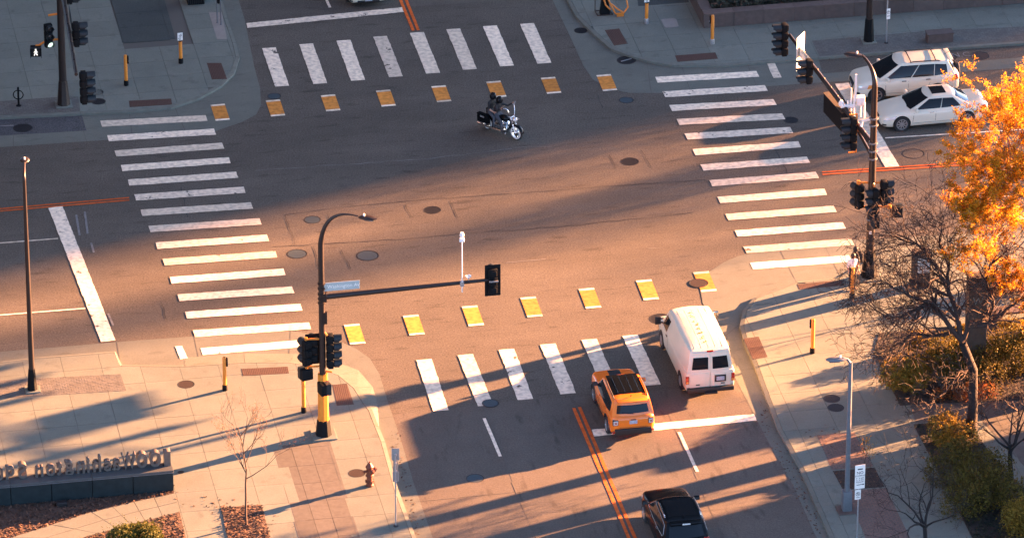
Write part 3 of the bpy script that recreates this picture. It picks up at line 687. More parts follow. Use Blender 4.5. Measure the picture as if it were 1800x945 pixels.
def walk_head(parent, pos, face, lit=False):
    F = frame(pos, face); b = MB(F); b.bbox((0, 0, 0), (.24, .46, .46), .03); hd = b.build('walk_signal', 'signal_black', parent, 40)
    v = MB(F)
    for y, z, sy, sz in ((0, .235, .48, .02), (.235, 0, .02, .44), (-.235, 0, .02, .44)): v.box((.19, y, z), (.2, sy, sz))
    v.build('visor', 'visor_black', hd)
    f = MB(F); f.box((.122, 0, 0), (.006, .40, .40)); f.build('face', 'lens_dark', hd)
    if lit:
        g_ = MB(F); x = .132
        def limb(a, b_, r): g_.path([(x, *a), (x, *b_)], r, 5)
        g_.lathe([(.001, -.035), (.03, -.018), (.036, 0), (.03, .018), (.001, .035)], 8, (x, .0, .13))
        limb((.0, .085), (.01, -.02), .034); limb((.01, -.02), (.06, -.15), .022); limb((.01, -.03), (-.045, -.085), .022); limb((-.045, -.085), (-.07, -.155), .02)
        limb((.0, .07), (.075, -.01), .016); limb((.0, .07), (-.06, .01), .016); limb((-.06, .01), (-.08, -.03), .014)
        g_.build('walking_figure', 'walk_lamp', hd, 60)
    return hd
def tubeb(parent, name, pts, r, m, n=8): b = MB(); b.path(pts, r, n); return b.build(name, m, parent, 50)
def pole_base(parent, w0, w1, h, m='pole_bronze', pad=None):
    b = MB(); b.lathe([(w0, 0), (w0, .06), (w0 * .96, .1), (w1 * 1.08, h * .92), (w1, h)], 8, Rm=Matrix.Rotation(ANG_A + math.pi / 8, 3, 'Z')); o = b.build('base', m, parent, 30)
    if pad:
        p = MB(); p.bbox((0, 0, .004), (pad, pad, .09), .015, Matrix.Rotation(ANG_A, 3, 'Z')); p.build('footing', 'concrete', parent)
    return o
def luminaire(parent, pos, d, m='pole_bronze', L=.75):
    F = frame(pos, d); b = MB(F)
    b.grid(lambda u, v: (u * L, .19 * math.sin(math.pi * min(max(u, .03), .97)) ** .45 * math.cos(2 * math.pi * v), .075 * math.sin(math.pi * min(max(u, .03), .97)) ** .5 * math.sin(2 * math.pi * v)), 12, 14)
    o = b.build('lamp_head', m, parent, 50)
    k = MB(F); k.bbox((L * .6, 0, -.075), (L * .5, .2, .03), .01); k.build('lens', 'glass_light', o)
    k = MB(F); k.lathe([(.04, 0), (.04, .07), (.02, .1)], 8, (L * .3, 0, .07)); k.build('light_sensor', 'white_box', o, 40)
    return o
VB, VA = Vector((B.x, B.y, 0)), Vector((A.x, A.y, 0))

# ------------------------------------------------------------------ near-left signal mast (yellow lower half, arm over the near street)
b0 = at(569, 764, ZS); t = thing('traffic_signal_mast', 'signal pole with yellow lower half and a dark arm carrying one signal over the road', 'traffic signal', b0)
L_ = local(b0); pole_base(t, .33, .24, .70, 'signal_black', .95)
H1 = hgt(569, 764, 655, ZS); H2 = hgt(569, 764, 430, ZS)
p = MB(); p.lathe([(.215, .68), (.195, H1)], 8, Rm=Matrix.Rotation(ANG_A, 3, 'Z')); p.build('lower_pole', 'post_yellow', t, 20)
p = MB(); p.lathe([(.235, .66), (.235, .74)], 8); [p.lathe([(.022, .74), (.022, .82)], 6, (.2 * math.cos(a), .2 * math.sin(a), 0)) for a in (0, 1.57, 3.14, 4.71)]; p.build('flange', 'post_yellow', t)
top = Vector((0, 0, H2)); tubeb(t, 'pole', [(0, 0, H1), (0, 0, H2)], [.135, .11], 'pole_bronze', 12)
za = hgt(569, 764, 380, ZS); tip = L_(630, 380, H2 + 1.35 + ZS)
tubeb(t, 'lamp_arm', arc(top, tip, top + Vector((0, 0, 1.5)) + (tip - top) * .1, 14), [.11 - .006 * i for i in range(15)], 'pole_bronze', 10)
luminaire(t, tip - Vector((0, 0, .03)), (tip - Vector((0, 0, tip.z)) + Vector((0, 0, .0))).xy.to_3d(), L=.72)
zr = hgt(569, 764, 521, ZS); a0 = Vector((0.1, 0, zr)); a1 = L_(860, 491.5, zr + .1 + ZS)
tubeb(t, 'mast_arm', [a0, a0.lerp(a1, .5), a1], [.115, .095, .065], 'pole_bronze', 10)
for z in (zr - .28, zr - .1, zr + .1, zr + .34, zr + .55): c_ = MB(); c_.lathe([(.15, z), (.15, z + .05)], 12); c_.build('clamp', 'pole_bronze', t, 40)
c_ = MB(); c_.box((.12, 0, zr), (.16, .26, .34)); c_.build('arm_plate', 'pole_bronze', t); c_ = MB(); c_.box((.14, 0, zr - .9), (.14, .12, .5)); c_.build('control_box', 'pole_bronze', t)
d_ = (a1 - a0).normalized()
sh = signal_head(t, a1 + d_ * .14 + Vector((0, 0, -.05)), VB, 3, back=.13)
kk = MB(frame(a1 + d_ * .14, VB)); kk.box((-.22, 0, .02), (.06, .36, .05)); kk.build('mount', 'steel', sh)
kk = MB(frame(a1 + d_ * .14 + Vector((0, 0, -.05)), VB))
kk.v
sp = a0.lerp(a1, .105) + Vector((0, 0, .40)); F = frame(sp, -VB)
k = MB(F); k.bbox((0, 0, 0), (.02, 1.42, .36), .008); sg = k.build('street_sign', 'sign_blue', t)
Mt = F @ Matrix.Translation((.014, 0, 0)) @ Matrix(((0, 0, 1, 0), (1, 0, 0, 0), (0, 1, 0, 0), (0, 0, 0, 1)))
text('lettering', 'S Washington Av', .20, 'sign_white', sg, Mt, .002)
cp = a0.lerp(a1, .835); ch_ = hgt(813, 495, 425, 0)
rod = tubeb(t, 'camera_riser', [cp + Vector((0, -.12, -.35)), cp + Vector((0, -.12, ch_))], .022, 'white_box')
k = MB(); k.lathe([(.075, -.09), (.09, 0), (.06, .1)], 10, cp + Vector((0, -.12, ch_ + .3))); k.bbox(cp + Vector((0, -.12, ch_ + .08)), (.2, .16, .14), .03); k.build('detector', 'white_box', rod, 40)
k = MB(); k.box(cp + Vector((0, -.06, 0)), (.16, .2, .18)); k.build('clamp', 'steel', rod)
pc = a0.lerp(a1, .875) + Vector((0, 0, .24)); k = MB(frame(pc, Vector((.5, .7, -.1)))); k.bbox((0, 0, 0), (.2, .11, .11), .02); k.box((-.12, 0, .05), (.12, .12, .02)); k.build('camera', 'white_box', t); tubeb(t, 'camera_bracket', [pc, a0.lerp(a1, .875)], .02, 'steel')
# heads on the pole
zs1 = hgt(569, 764, 626, ZS); pr = L_(577, 615, 3.55 + ZS)
signal_head(t, Vector((.36, -.02, hgt(569, 764, 617, ZS) + .05)), VA - VB * .1, 4, vis=.3)
k = MB(); k.path([(.0, 0, hgt(569, 764, 578, ZS)), (.2, -.05, hgt(569, 764, 588, ZS)), (.36, -.02, hgt(569, 764, 592, ZS))], .05, 6); k.build('bracket', 'bracket_orange', t, 40); k = MB(); k.path([(.0, 0, hgt(569, 764, 650, ZS)), (.36, -.02, hgt(569, 764, 652, ZS))], .04, 6); k.build('bracket', 'bracket_orange', t, 40)
q = L_(538, 614, 3.6 + ZS); zq = hgt(569, 764, 617, ZS)
signal_head(t, Vector((-.62, -.05, zq)), VA * .2 - VB * 1.0 if False else VB * .9 - VA * .45, 3, vis=.3)
signal_head(t, Vector((-.36, .12, zq + .05)), VB, 3, vis=.28, back=.12)
zt_ = hgt(569, 764, 594, ZS); zb_ = hgt(569, 764, 642, ZS)
for zz in (zt_, zb_): k = MB(); k.path([(0, 0, zz), (-.62, -.05, zz)], .04, 6); k.lathe([(.06, -.08), (.06, .08)], 8, (-.62, -.05, zz)); k.build('bracket', 'bracket_orange', t, 40)
walk_head(t, Vector((-.62, -.1, hgt(569, 764, 654, ZS))), VB - VA * .3); walk_head(t, Vector((-.02, -.32, hgt(569, 764, 675, ZS))), VA * .8 + VB * .2)

# ------------------------------------------------------------------ near-right signal mast
b0 = at(1528, 486, ZS); t = thing('traffic_signal_mast', 'tall bronze pole beside the two pedestrians with a crowded signal arm reaching over the road', 'traffic signal', b0)
L_ = local(b0); pole_base(t, .36, .22, 1.15, 'signal_black', .95)
H2 = hgt(1528, 486, 155, ZS); p = MB(); p.lathe([(.18, 1.1), (.115, H2)], 12); p.build('pole', 'pole_bronze', t, 40)
tip = L_(1516, 98, H2 + .75 + ZS); top = Vector((0, 0, H2 - .05))
tubeb(t, 'lamp_arm', arc(top, tip, top + Vector((0, 0, .8)), 12), [.11 - .005 * i for i in range(13)], 'pole_bronze', 10); luminaire(t, tip, (-VA * .9 + VB * .4))
za = hgt(1528, 486, 258, ZS); a0 = Vector((0, 0, za)); a1 = L_(1388, 62, za + .85 + ZS); d_ = (a1 - a0).normalized()
tubeb(t, 'mast_arm', [a0, a0.lerp(a1, .5), a1], [.12, .1, .07], 'pole_bronze', 10)
b1 = Vector((0, 0, za - .55)); tubeb(t, 'brace_arm', [b1, a0.lerp(a1, .30)], [.07, .06], 'pole_bronze', 8)
for i in range(11): q = a0.lerp(a1, .1 + .08 * i); k = MB(); k.lathe([(.03, -.1), (.045, .11), (.02, .15)], 6, q); k.build('clamp', 'iron_brown', t)
for f, n, dz, fl in ((1.0, 4, -.18, False), (.70, 3, -.15, False), (.17, 4, -.30, True)):
    q = a0.lerp(a1, f) + Vector((0, 0, dz)); signal_head(t, q - VA * .28, -VA, n, vis=.36, back=None, flange=fl)
f1 = -VA * .72 - VB * .7
q = a0.lerp(a1, .88) + Vector((.04, -.1, -.1)); F = frame(q, (VA * .80 - VB * .6)); k = MB(F); k.bbox((0, 0, 0), (.02, .78, 1.5), .008); so = k.build('regulatory_sign', 'sign_white', t)
k = MB(F)
for i in range(5): k.box((.013, random.uniform(-.02, .02), .44 - i * .21), (.004, .48 + .06 * (i % 2), .08))
k.build('lettering', 'sign_grey', so)
q = a0.lerp(a1, .80) + Vector((-.06, -.12, .02)); F = frame(q, -(d_.cross(UP))); k = MB(F); k.bbox((0, 0, 0), (.02, 1.35, .45), .008); so = k.build('street_sign', 'sign_blue', t)
Mt = F @ Matrix.Translation((.014, 0, 0)) @ Matrix(((0, 0, 1, 0), (1, 0, 0, 0), (0, 1, 0, 0), (0, 0, 0, 1))); text('lettering', 'S 3rd Av', .2, 'sign_white', so, Mt, .002) if False else None
k = MB(F); [k.bbox((.013, -.45 + i * .115, 0), (.004, .07, .13 + .05 * (i % 3 == 0)), .001) for i in range(9)]; k.build('lettering', 'sign_white', so)
q = a0.lerp(a1, .42) + Vector((-.05, 0, -.72)); F = frame(q, -VA); k = MB(F); dv = (d_ - VA * d_.dot(VA)).normalized()
F = frame(q, -(d_.cross(UP))); k = MB(F); k.bbox((0, 0, .1), (.30, 2.0, .85), .02); bx = k.build('message_box', 'signal_black', t); k = MB(F); k.box((0, 0, .54), (.34, 2.05, .03)); k.build('cover', 'stone_pier', bx)
q = a0.lerp(a1, .33) + Vector((0.12, 0, .15)); k = MB(); k.bbox(q + Vector((.52, .2, .12)), (.34, .3, .38), .04); k.bbox(q + Vector((0, 0, -.05)), (.6, .14, .14), .03); k.lathe([(.1, -.12), (.12, 0), (.05, .12)], 10, q + Vector((-.28, 0, .1)))
for dx, dz0, dz1 in ((.12, -.3, .75), (.25, -.5, .45), (.52, -.55, .1), (.68, -.6, .1), (.0, -.3, .2)): k.lathe([(.032, dz0), (.032, dz1)], 6, q + Vector((dx, .03, 0)))
k.box(q + Vector((.3, .05, .75)), (.08, .06, 1.2)); k.build('sensor_cluster', 'white_box', t, 40)
for z in (za - .6, za - .25, za + .1, za + .9, za + 1.2, 2.6, 3.0): k = MB(); k.lathe([(.19, z), (.19, z + .06)], 12); k.build('clamp', 'steel_grey', t, 40)
k = MB(); k.path([(0, 0, za + 1.2), (-.45, .1, za + 1.05), (-.5, .1, za + .8)], .05, 6); k.build('cable_conduit', 'white_box', t, 40)
# heads low on the pole
for (px, py), face, n in (((1506, 346), VB * .9 - VA * .6, 3), ((1532, 352), -VA + VB * .05, 3), ((1551, 340), VA, 3)):
    z = hgt(1528, 486, py, ZS); x = (px - 1528) / 42; signal_head(t, Vector((x, -.15 if n == 3 and px == 1532 else .05, z)), face, n, vis=.26)
for zz, xs in ((hgt(1528, 486, 323, ZS), (-.55, .52)), (hgt(1528, 486, 365, ZS), (-.5, .75))):
    k = MB(); k.path([(xs[0], .05, zz), (xs[1], .05, zz)], .045, 6)
    for x in xs: k.lathe([(.07, -.09), (.07, .09)], 8, (x, .05, zz))
    k.build('bracket', 'bracket_orange', t, 40)
k = MB(); k.path([(0, 0, hgt(1528, 486, 316, ZS)), (.1, -.2, hgt(1528, 486, 326, ZS))], .05, 6); k.build('bracket_arm', 'bracket_orange', t, 40)
walk_head(t, Vector((1.05, .1, hgt(1528, 486, 374, ZS))), VB + VA * .1); walk_head(t, Vector((.18, -.2, hgt(1528, 486, 386, ZS))), -VA * .9 - VB * .0)
k = MB(); k.box((-.02, -.2, 2.1), (.1, .02, .12)); k.build('sticker', 'sign_white', t)

# ------------------------------------------------------------------ far-left signal mast
b0 = at(112, 184, ZS); t = thing('traffic_signal_mast', 'dark signal pole on the shaded far corner showing a lit green ball and walk figure', 'traffic signal', b0)
L_ = local(b0); pole_base(t, .30, .19, 1.15, 'pole_bronze', .72)
p = MB(); p.lathe([(.17, 1.1), (.12, 9)], 12); p.build('pole', 'pole_bronze', t, 40)
za = 6.3; a0 = Vector((0, 0, za)); a1 = L_(134, 131, za + .3 + ZS)
tubeb(t, 'mast_arm', [a0, a0.lerp(a1, .5), a1], [.12, .1, .075], 'pole_bronze', 10)
for i in range(9): k = MB(); k.lathe([(.02, -.12), (.035, .11), (.02, .13)], 6, a0.lerp(a1, .2 + .085 * i)); k.build('clamp', 'iron', t)
for px, py, n in ((139, 163, 4), (142, 73, 3), (140, 2, 3)):
    f = max(0.1, min(1, (py + 38 - 10) / (131 + 30))); q = a0.lerp(a1, {163: 1.0, 73: .60, 2: .19}[py]); z_off = {163: -.62, 73: -.12, 2: -.1}[py]
    signal_head(t, q + VA * .34 + Vector((0, 0, z_off)), VA, n, vis=.34)
q = a0.lerp(a1, .42) + VA * .2 + Vector((0, 0, -.35)); F = frame(q, (a1 - a0).cross(UP) * -1); k = MB(F); k.bbox((0, 0, 0), (.02, 2.3, .55), .008); k.build('street_sign', 'sign_grey' if False else 'iron_blue', t)
zz = hgt(112, 184, 62, ZS); signal_head(t, Vector((-.52, -.2, zz)), -VB * .95 + VA * .25, 3, vis=.2, lit=2)
k = MB(); zt_ = hgt(112, 184, 27, ZS); zb_ = hgt(112, 184, 71, ZS); k.path([(0, 0, zt_), (-.52, -.1, zt_ - .05)], .05, 6); k.build('bracket', 'bracket_orange', t, 40); k = MB(); k.path([(0, 0, zb_), (-.6, -.1, zb_), (-.95, -.15, zb_ - .22), (-1.1, -.15, zb_ - .25)], .05, 6); k.build('bracket', 'bracket_orange', t, 40)
walk_head(t, Vector((-1.1, -.2, hgt(112, 184, 88, ZS))), -VB * .98 - VA * .1, True)

# ------------------------------------------------------------------ street lamps
b0 = at(57, 685, ZS); t = thing('street_lamp', 'slender dark street lamp with a glinting bent top on the cobbled strip', 'street lamp', b0); L_ = local(b0)
pole_base(t, .21, .13, .95, 'signal_black', .60); H2 = hgt(57, 685, 318, ZS); p = MB(); p.lathe([(.115, .9), (.065, H2)], 12); p.build('pole', 'pole_bronze', t, 40)
tip = L_(43, 286, H2 + .25 + ZS); tubeb(t, 'lamp_arm', arc((0, 0, H2 - .02), tip, (0, 0, H2 + .3), 8), [.066 - .003 * i for i in range(9)], 'pole_bronze', 8); luminaire(t, tip, Vector((tip.x, tip.y, 0)), L=.5)
b0 = at(1527, 73, ZS); t = thing('street_lamp', 'thick black lamp post with a stout base on the far cobbled strip', 'street lamp', b0)
pole_base(t, .24, .17, 1.1, 'signal_black', .62); p = MB(); p.lathe([(.145, 1.05), (.08, 9.5)], 12); p.build('pole', 'pole_bronze', t, 40)
tubeb(t, 'lamp_arm', arc((0, 0, 9.45), -VB * 2.2 + Vector((0, 0, 10.3)), (0, 0, 10.3), 8), .06, 'pole_bronze'); luminaire(t, -VB * 2.2 + Vector((0, 0, 10.3)), -VB)
b0 = at(1488, 896, ZS); t = thing('street_lamp', 'plain grey lamp post with a cobra head and a boxy grey base', 'street lamp', b0); L_ = local(b0)
k = MB(); k.bbox((0, 0, .43), (.36, .36, .86), .05, Matrix.Rotation(ANG_A, 3, 'Z')); k.build('base', 'steel_grey', t, 40)
k = MB(); k.bbox((0, 0, .012), (.72, .72, .06), .015, Matrix.Rotation(ANG_A, 3, 'Z')); k.build('footing', 'stone_dark', t)
H2 = hgt(1488, 896, 634, ZS); p = MB(); p.lathe([(.10, .84), (.075, H2)], 12); p.build('pole', 'steel_grey', t, 40)
tubeb(t, 'lamp_arm', [(0, 0, H2 - .06), (-.12, .0, H2 + .12), (-.3, -.02, H2 + .16)], .055, 'steel_grey'); luminaire(t, Vector((-.15, -.0, H2 + .14)), Vector((-1, -.05, -.03)), 'steel_grey', L=.78)

# ------------------------------------------------------------------ yellow button posts
def post(px, pyb, pyt, label, sign=False, btn=1, foot='signal_black', z0=ZS):
    b0 = at(px, pyb, z0); t = thing('button_post', label, 'push button post', b0, group='yellow crossing button posts'); H = hgt(px, pyb, pyt, z0)
    k = MB(); k.lathe([(.105, 0), (.105, .18), (.09, .24)], 10); k.build('foot', foot, t, 40)
    k = MB(); k.lathe([(.075, .23), (.075, H - .04), (.06, H)], 12); k.build('post', 'post_yellow', t, 40)
    if sign:
        k = MB(); k.lathe([(.078, H - .01), (.078, H + .1)], 12); k.build('cap', 'signal_black', t, 40)
        F = frame((0, -.09, H + .25), (VA * .1 - VB)); k = MB(F); k.bbox((0, 0, 0), (.02, .23, .36), .008); s_ = k.build('instruction_sign', 'sign_white', t)
        k = MB(F); [k.box((.012, random.uniform(-.03, .03), .11 - .06 * i), (.004, .09 + .05 * (i % 2), .025)) for i in range(5)]; k.build('lettering', 'sign_black', s_)
    else:
        F = frame((.095 * btn, .02, H - .22), Vector((btn, .2, 0))); k = MB(F); k.bbox((0, 0, 0), (.07, .13, .36), .02); b_ = k.build('button_box', 'signal_black', t, 40)
        k = MB(F); k.lathe([(.035, .03), (.03, .05)], 10, (0, 0, -.08), align((1, 0, 0))); k.build('button', 'steel', b_)
post(222, 150, 98, 'yellow button post in front of the upper brown warning strip on the shaded far corner')
post(318, 111, 73, 'yellow button post with a white sign on the shaded far corner', True)
post(395.5, 685, 627, 'yellow button post beside the brown cover on the sunlit near corner')
post(1428, 620, 560, 'yellow button post standing alone in mid sidewalk near the van', btn=-1)
post(1136.5, 41, 6, 'yellow button post with a white sign beside the pale square slab', True, foot='steel')
post(1252, 77, 28, 'yellow button post in front of the stone planter corner', btn=-1, foot='steel')
post(1497.5, 524, 470, 'yellow button post right in front of the two pedestrians', btn=-1)
post(534, 724, 648, 'yellow button post under the hanging walk signal by the yellow mast', btn=-1)

# ------------------------------------------------------------------ bike rack, hydrant, signs
b0 = at(33, 186, ZS); t = thing('bike_rack', 'dark post and ring bike rack on the cobbled strip', 'bike rack', b0)
H = hgt(33, 186, 154, ZS); k = MB(); k.lathe([(.12, 0), (.12, .02), (.045, .03), (.045, H)], 10); k.build('post', 'signal_black', t, 40)
k = MB(); k.path([(math.cos(a) * .21, -.045 + 0 * a, H * .62 + math.sin(a) * .21) for a in [i * math.pi / 10 for i in range(21)]], .024, 6); k.build('ring', 'signal_black', t, 50)

b0 = at(650, 853, ZS); t = thing('fire_hydrant', 'rusty red fire hydrant beside a brown valve cover', 'fire hydrant', b0, .5)
k = MB(); k.lathe([(.14, 0), (.15, .05), (.12, .08), (.12, .16), (.175, .18), (.175, .22), (.12, .25), (.115, .42), (.16, .44), (.16, .47), (.125, .50), (.125, .78), (.155, .80), (.155, .84), (.12, .88), (.07, .97), (.03, 1.0), (.03, 1.05)], 14); k.build('barrel', 'hydrant_red', t, 35)
for a, r, L, z in ((0, .075, .14, .66), (math.pi, .055, .13, .66), (-math.pi / 2, .085, .13, .70)):
    k = MB(); k.lathe([(r, 0), (r, .1), (r * 1.25, .1), (r * 1.25, L), (r * .45, L + .02), (r * .45, L + .06)], 10, (.1 * math.cos(a), .1 * math.sin(a), z), align((math.cos(a), math.sin(a), 0))); k.build('outlet', 'hydrant_red', t, 35)
k = MB(); [k.lathe([(.018, .155), (.018, .245)], 6, (.16 * math.cos(a), .16 * math.sin(a), 0)) for a in [i * .785 for i in range(8)]]; k.build('bolt', 'iron_brown', t)

def signpost(name, label, px, pyb, pyt, plates, m='steel', z0=ZS, lean=0):
    b0 = at(px, pyb, z0); t = thing(name, label, 'street sign', b0); H = hgt(px, pyb, pyt, z0)
    k = MB(); k.lathe([(.1, 0), (.09, .03), (.03, .05)], 8); k.build('foot', 'iron', t); k = MB(); k.lathe([(.03, .04), (.03, H)], 8); k.build('post', m, t, 40)
    return t, H
t, H = signpost('parking_sign', 'two sign plates seen from behind on a thin post by the hydrant', 696, 924, 795, None)
s_ = ppm(at(696, 924, ZS)) * math.cos(TILT)
for y0, y1, wd in ((786, 808, .30), (808, 827, .17), (827, 846, .24)):
    z1, z0_ = (924 - y0) / s_, (924 - y1) / s_; k = MB(); k.bbox((0.01, .05, (z1 + z0_) / 2), (wd, .015, z1 - z0_ - .02), .006); k.build('plate', 'sign_grey', t)
k = MB(); [k.box((0.01, .0, (924 - y) / s_), (.09, .1, .06)) for y in (797, 812, 826, 845)]; k.build('clamp', 'steel', t)
t, H = signpost('parking_sign', 'white no stopping sign above a no parking sign in front of the grey lamp base', 1506, 962, 815, None)
s_ = ppm(at(1506, 962, ZS)) * math.cos(TILT); dz = lambda y: (962 - y) / s_
dv = (-VB + VA * .12).normalized()
def plate(z0_, z1, wd, x):
    F = frame((x, -.05, (z0_ + z1) / 2), dv); k = MB(F); k.bbox((0, 0, 0), (.014, wd, z1 - z0_), .006); o = k.build('plate', 'sign_white', t)
    return o, F @ Matrix.Translation((.010, 0, 0)) @ Matrix(((0, 0, 1, 0), (1, 0, 0, 0), (0, 1, 0, 0), (0, 0, 0, 1))), z1 - z0_
o, Mt, h_ = plate(dz(855), dz(813), .40, .04)
for s, y, sz, m in (('NO', .17, .17, 'sign_black'), ('STOPPING', .03, .085, 'sign_black'), ('7 - 9 AM', -.09, .085, 'sign_black'), ('4 - 6 PM', -.18, .085, 'sign_black'), ('MON-FRI', -.265, .075, 'sign_black')): text('lettering', s, sz, m, o, Mt @ Matrix.Translation((0, y * .9 + .02, 0)), .002)
k = MB(Mt); k.box((0, -.33, 0), (.26, .025, .004)); k.add([(.19, -.33, .002), (.11, -.29, .002), (.11, -.37, .002)], [(0, 2, 1)]); k.box((0, .33, 0), (.2, .05, .004)); k.build('arrow', 'sign_black', o)
o, Mt, h_ = plate(dz(874), dz(857), .24, -.02)
k = MB(Mt); rr = .085; n = 20
vs = [(math.cos(2 * math.pi * i / n) * r, .03 + math.sin(2 * math.pi * i / n) * r, .002) for r in (rr, rr * .8) for i in range(n)]; k.add(vs, [(i, (i + 1) % n, n + (i + 1) % n, n + i) for i in range(n)]); k.box((0, .03, .002), (.16, .016, .002), Matrix.Rotation(-.78, 3, 'Z')); k.box((0, -.12, .002), (.15, .018, .003)); k.build('ring', 'sign_black', o); text('lettering', 'P', .13, 'sign_black', o, Mt @ Matrix.Translation((0, .03, 0)), .002)
t, H = signpost('parking_sign', 'small white parking sign on a bare post near the far lamp post', 1558, 76, -40, None)
s_ = ppm(at(1558, 76, ZS)) * math.cos(TILT); dz = lambda y: (76 - y) / s_
o, Mt, h_ = plate(dz(34), dz(16), .17, .05)
text('lettering', 'P', .15, 'sign_black', o, Mt @ Matrix.Translation((0, .08, 0)), .002); k = MB(Mt); k.add([(math.cos(2 * math.pi * i / 16) * r, .08 + math.sin(2 * math.pi * i / 16) * r, .002) for r in (.08, .065) for i in range(16)], [(i, (i + 1) % 16, 16 + (i + 1) % 16, 16 + i) for i in range(16)]); k.box((0, -.1, .002), (.12, .03, .003)); k.build('ring', 'sign_black', o)
b0 = at(382, 40, ZS + .01); t = thing('twin_post_sign', 'dark sign on two thin posts standing on a pale slab', 'street sign', b0)
k = MB(); [k.lathe([(.05, 0), (.05, .02), (.025, .03), (.025, 2.6)], 8, q) for q in ((0, 0, 0), (.17, -.2, 0))]; k.build('post', 'steel_grey', t, 40); k = MB(); k.bbox((.09, -.14, 1.75), (.10, .12, 1.5), .02, Matrix.Rotation(-.8, 3, 'Z')); k.build('panel', 'signal_black', t)

# planters and small street furniture at the top of the frame
b0 = at(345, 9, ZS); t = thing('litter_bin', 'black litter bin at the top edge of the shaded sidewalk', 'bin', b0, ANG_A)
k = MB(); k.bbox((0, .35, .5), (.76, .7, .98), .03); k.build('body', 'signal_black', t, 40); k = MB(); k.bbox((0, .35, 1.02), (.80, .74, .06), .015); k.build('lid', 'iron', t)
k = MB(); [k.box((-.34 + .085 * i, -.012, .5), (.03, .02, .86)) for i in range(9)]; k.build('slat', 'iron', t)
b0 = at(1063, 24, ZS); t = thing('charging_stand', 'black pedestal in a low metal frame with orange looped hoses', 'stand', b0, ANG_A)
k = MB(); k.box((0, 0, .42), (.44, .3, .84), taper=.6); k.build('pedestal', 'signal_black', t)
k = MB(); [k.path(q, .022, 6) for q in ([(-.36, -.22, .02), (.32, -.22, .02)], [(-.36, -.22, .02), (-.38, .3, .02)], [(.32, -.22, .02), (.3, .3, .02)], [(-.38, .3, .02), (-.38, .3, 1.0)], [(-.38, .3, .02), (.3, .3, .02)], [(-.38, .3, 1.0), (-.15, 0, 1.0)])]; k.build('frame', 'iron_brown', t)
for pts in ([(.08, -.12, .85), (.25, -.25, .45), (.42, -.3, .1), (.5, -.3, .05)], [(.1, 0, 1.0), (.6, 0, .95), (.95, -.1, .7), (1.0, -.25, .35), (.8, -.35, .12), (.55, -.2, .25), (.25, -.1, .5)], [(-.1, -.1, .86), (.0, -.22, .5), (.2, -.3, .3)]):
    P2 = []
    for i in range(len(pts) - 1):
        a_, b_ = Vector(pts[i]), Vector(pts[i + 1]); P2 += [a_.lerp(b_, s) for s in (0, .33, .66)]
    P2.append(Vector(pts[-1])); k = MB(); k.path(P2, .038, 8); k.build('hose', 'bracket_orange', t, 60)
k = MB(); k.lathe([(.22, .84), (.2, .95)], 12); k.build('collar', 'bracket_orange', t); k = MB(); k.box((.62, -.42, .08), (.3, .12, .14)); k.build('nozzle', 'bracket_orange', t)

# stone planter wall, far right corner
c0 = at(1237, 50, ZS); t = thing('planter_wall', 'long low stone planter wall with dark planting on the far corner', 'planter', c0, ANG_A); Hw = .62; n = 20
for i in range(n): k = MB(); k.bbox((i * 1.36 + .68, .13, Hw / 2), (1.352, .26, Hw), .012); k.build('panel', 'stone_dark', t)
for i in range(8): k = MB(); k.bbox((.13, .27 + i * 1.36 + .68, Hw / 2 - .002), (.26, 1.352, Hw), .012); k.build('panel', 'stone_dark', t)
for i in range(n): k = MB(); k.bbox((i * 1.36 + .68 + .0, .22, Hw + .04), (1.354, .50, .08), .015); k.build('coping', 'stone_dark', t)
for i in range(8): k = MB(); k.bbox((.22, .48 + i * 1.36 + .68, Hw + .04), (.5, 1.354, .08), .015); k.build('coping', 'stone_dark', t)
k = MB(); k.box((n * .68 + .2, 5.6, .25), (n * 1.36 - .5, 10.4, .5)); k.build('soil', 'soil', t)
rr = random.Random(8); k = MB(); k2 = MB()
for i in range(9000):
    x, y = rr.uniform(.5, 14), rr.uniform(.5, 4.5); hh = rr.uniform(.02, .32); a = rr.uniform(0, 6.28); s = rr.uniform(.04, .09); u = Vector((math.cos(a), math.sin(a), rr.uniform(-.5, .5))) * s; v = Vector((-math.sin(a), math.cos(a), rr.uniform(-.2, .8))) * s * .6; p = Vector((x, y, .5 + hh))
    (k2 if rr.random() < .16 else k).add([p - u - v, p + u - v, p + u + v, p - u + v], [(0, 1, 2, 3)])
o = k.build('ground_cover', 'leaf_teal', t); o['kind'] = 'stuff'; o = k2.build('dry_leaves', 'mulch_chip', t); o['kind'] = 'stuff'
c0 = at(1631, 78, ZS); t = thing('stone_bench', 'low stone block on the far cobbled strip behind the parked wagon', 'bench', c0, ANG_A); k = MB(); k.bbox((.58, .28, .2), (1.15, .5, .4), .02); k.build('block', 'stone_dark', t); k = MB(); k.bbox((.58, .28, .42), (1.2, .54, .05), .012); k.build('top', 'stone_dark', t)

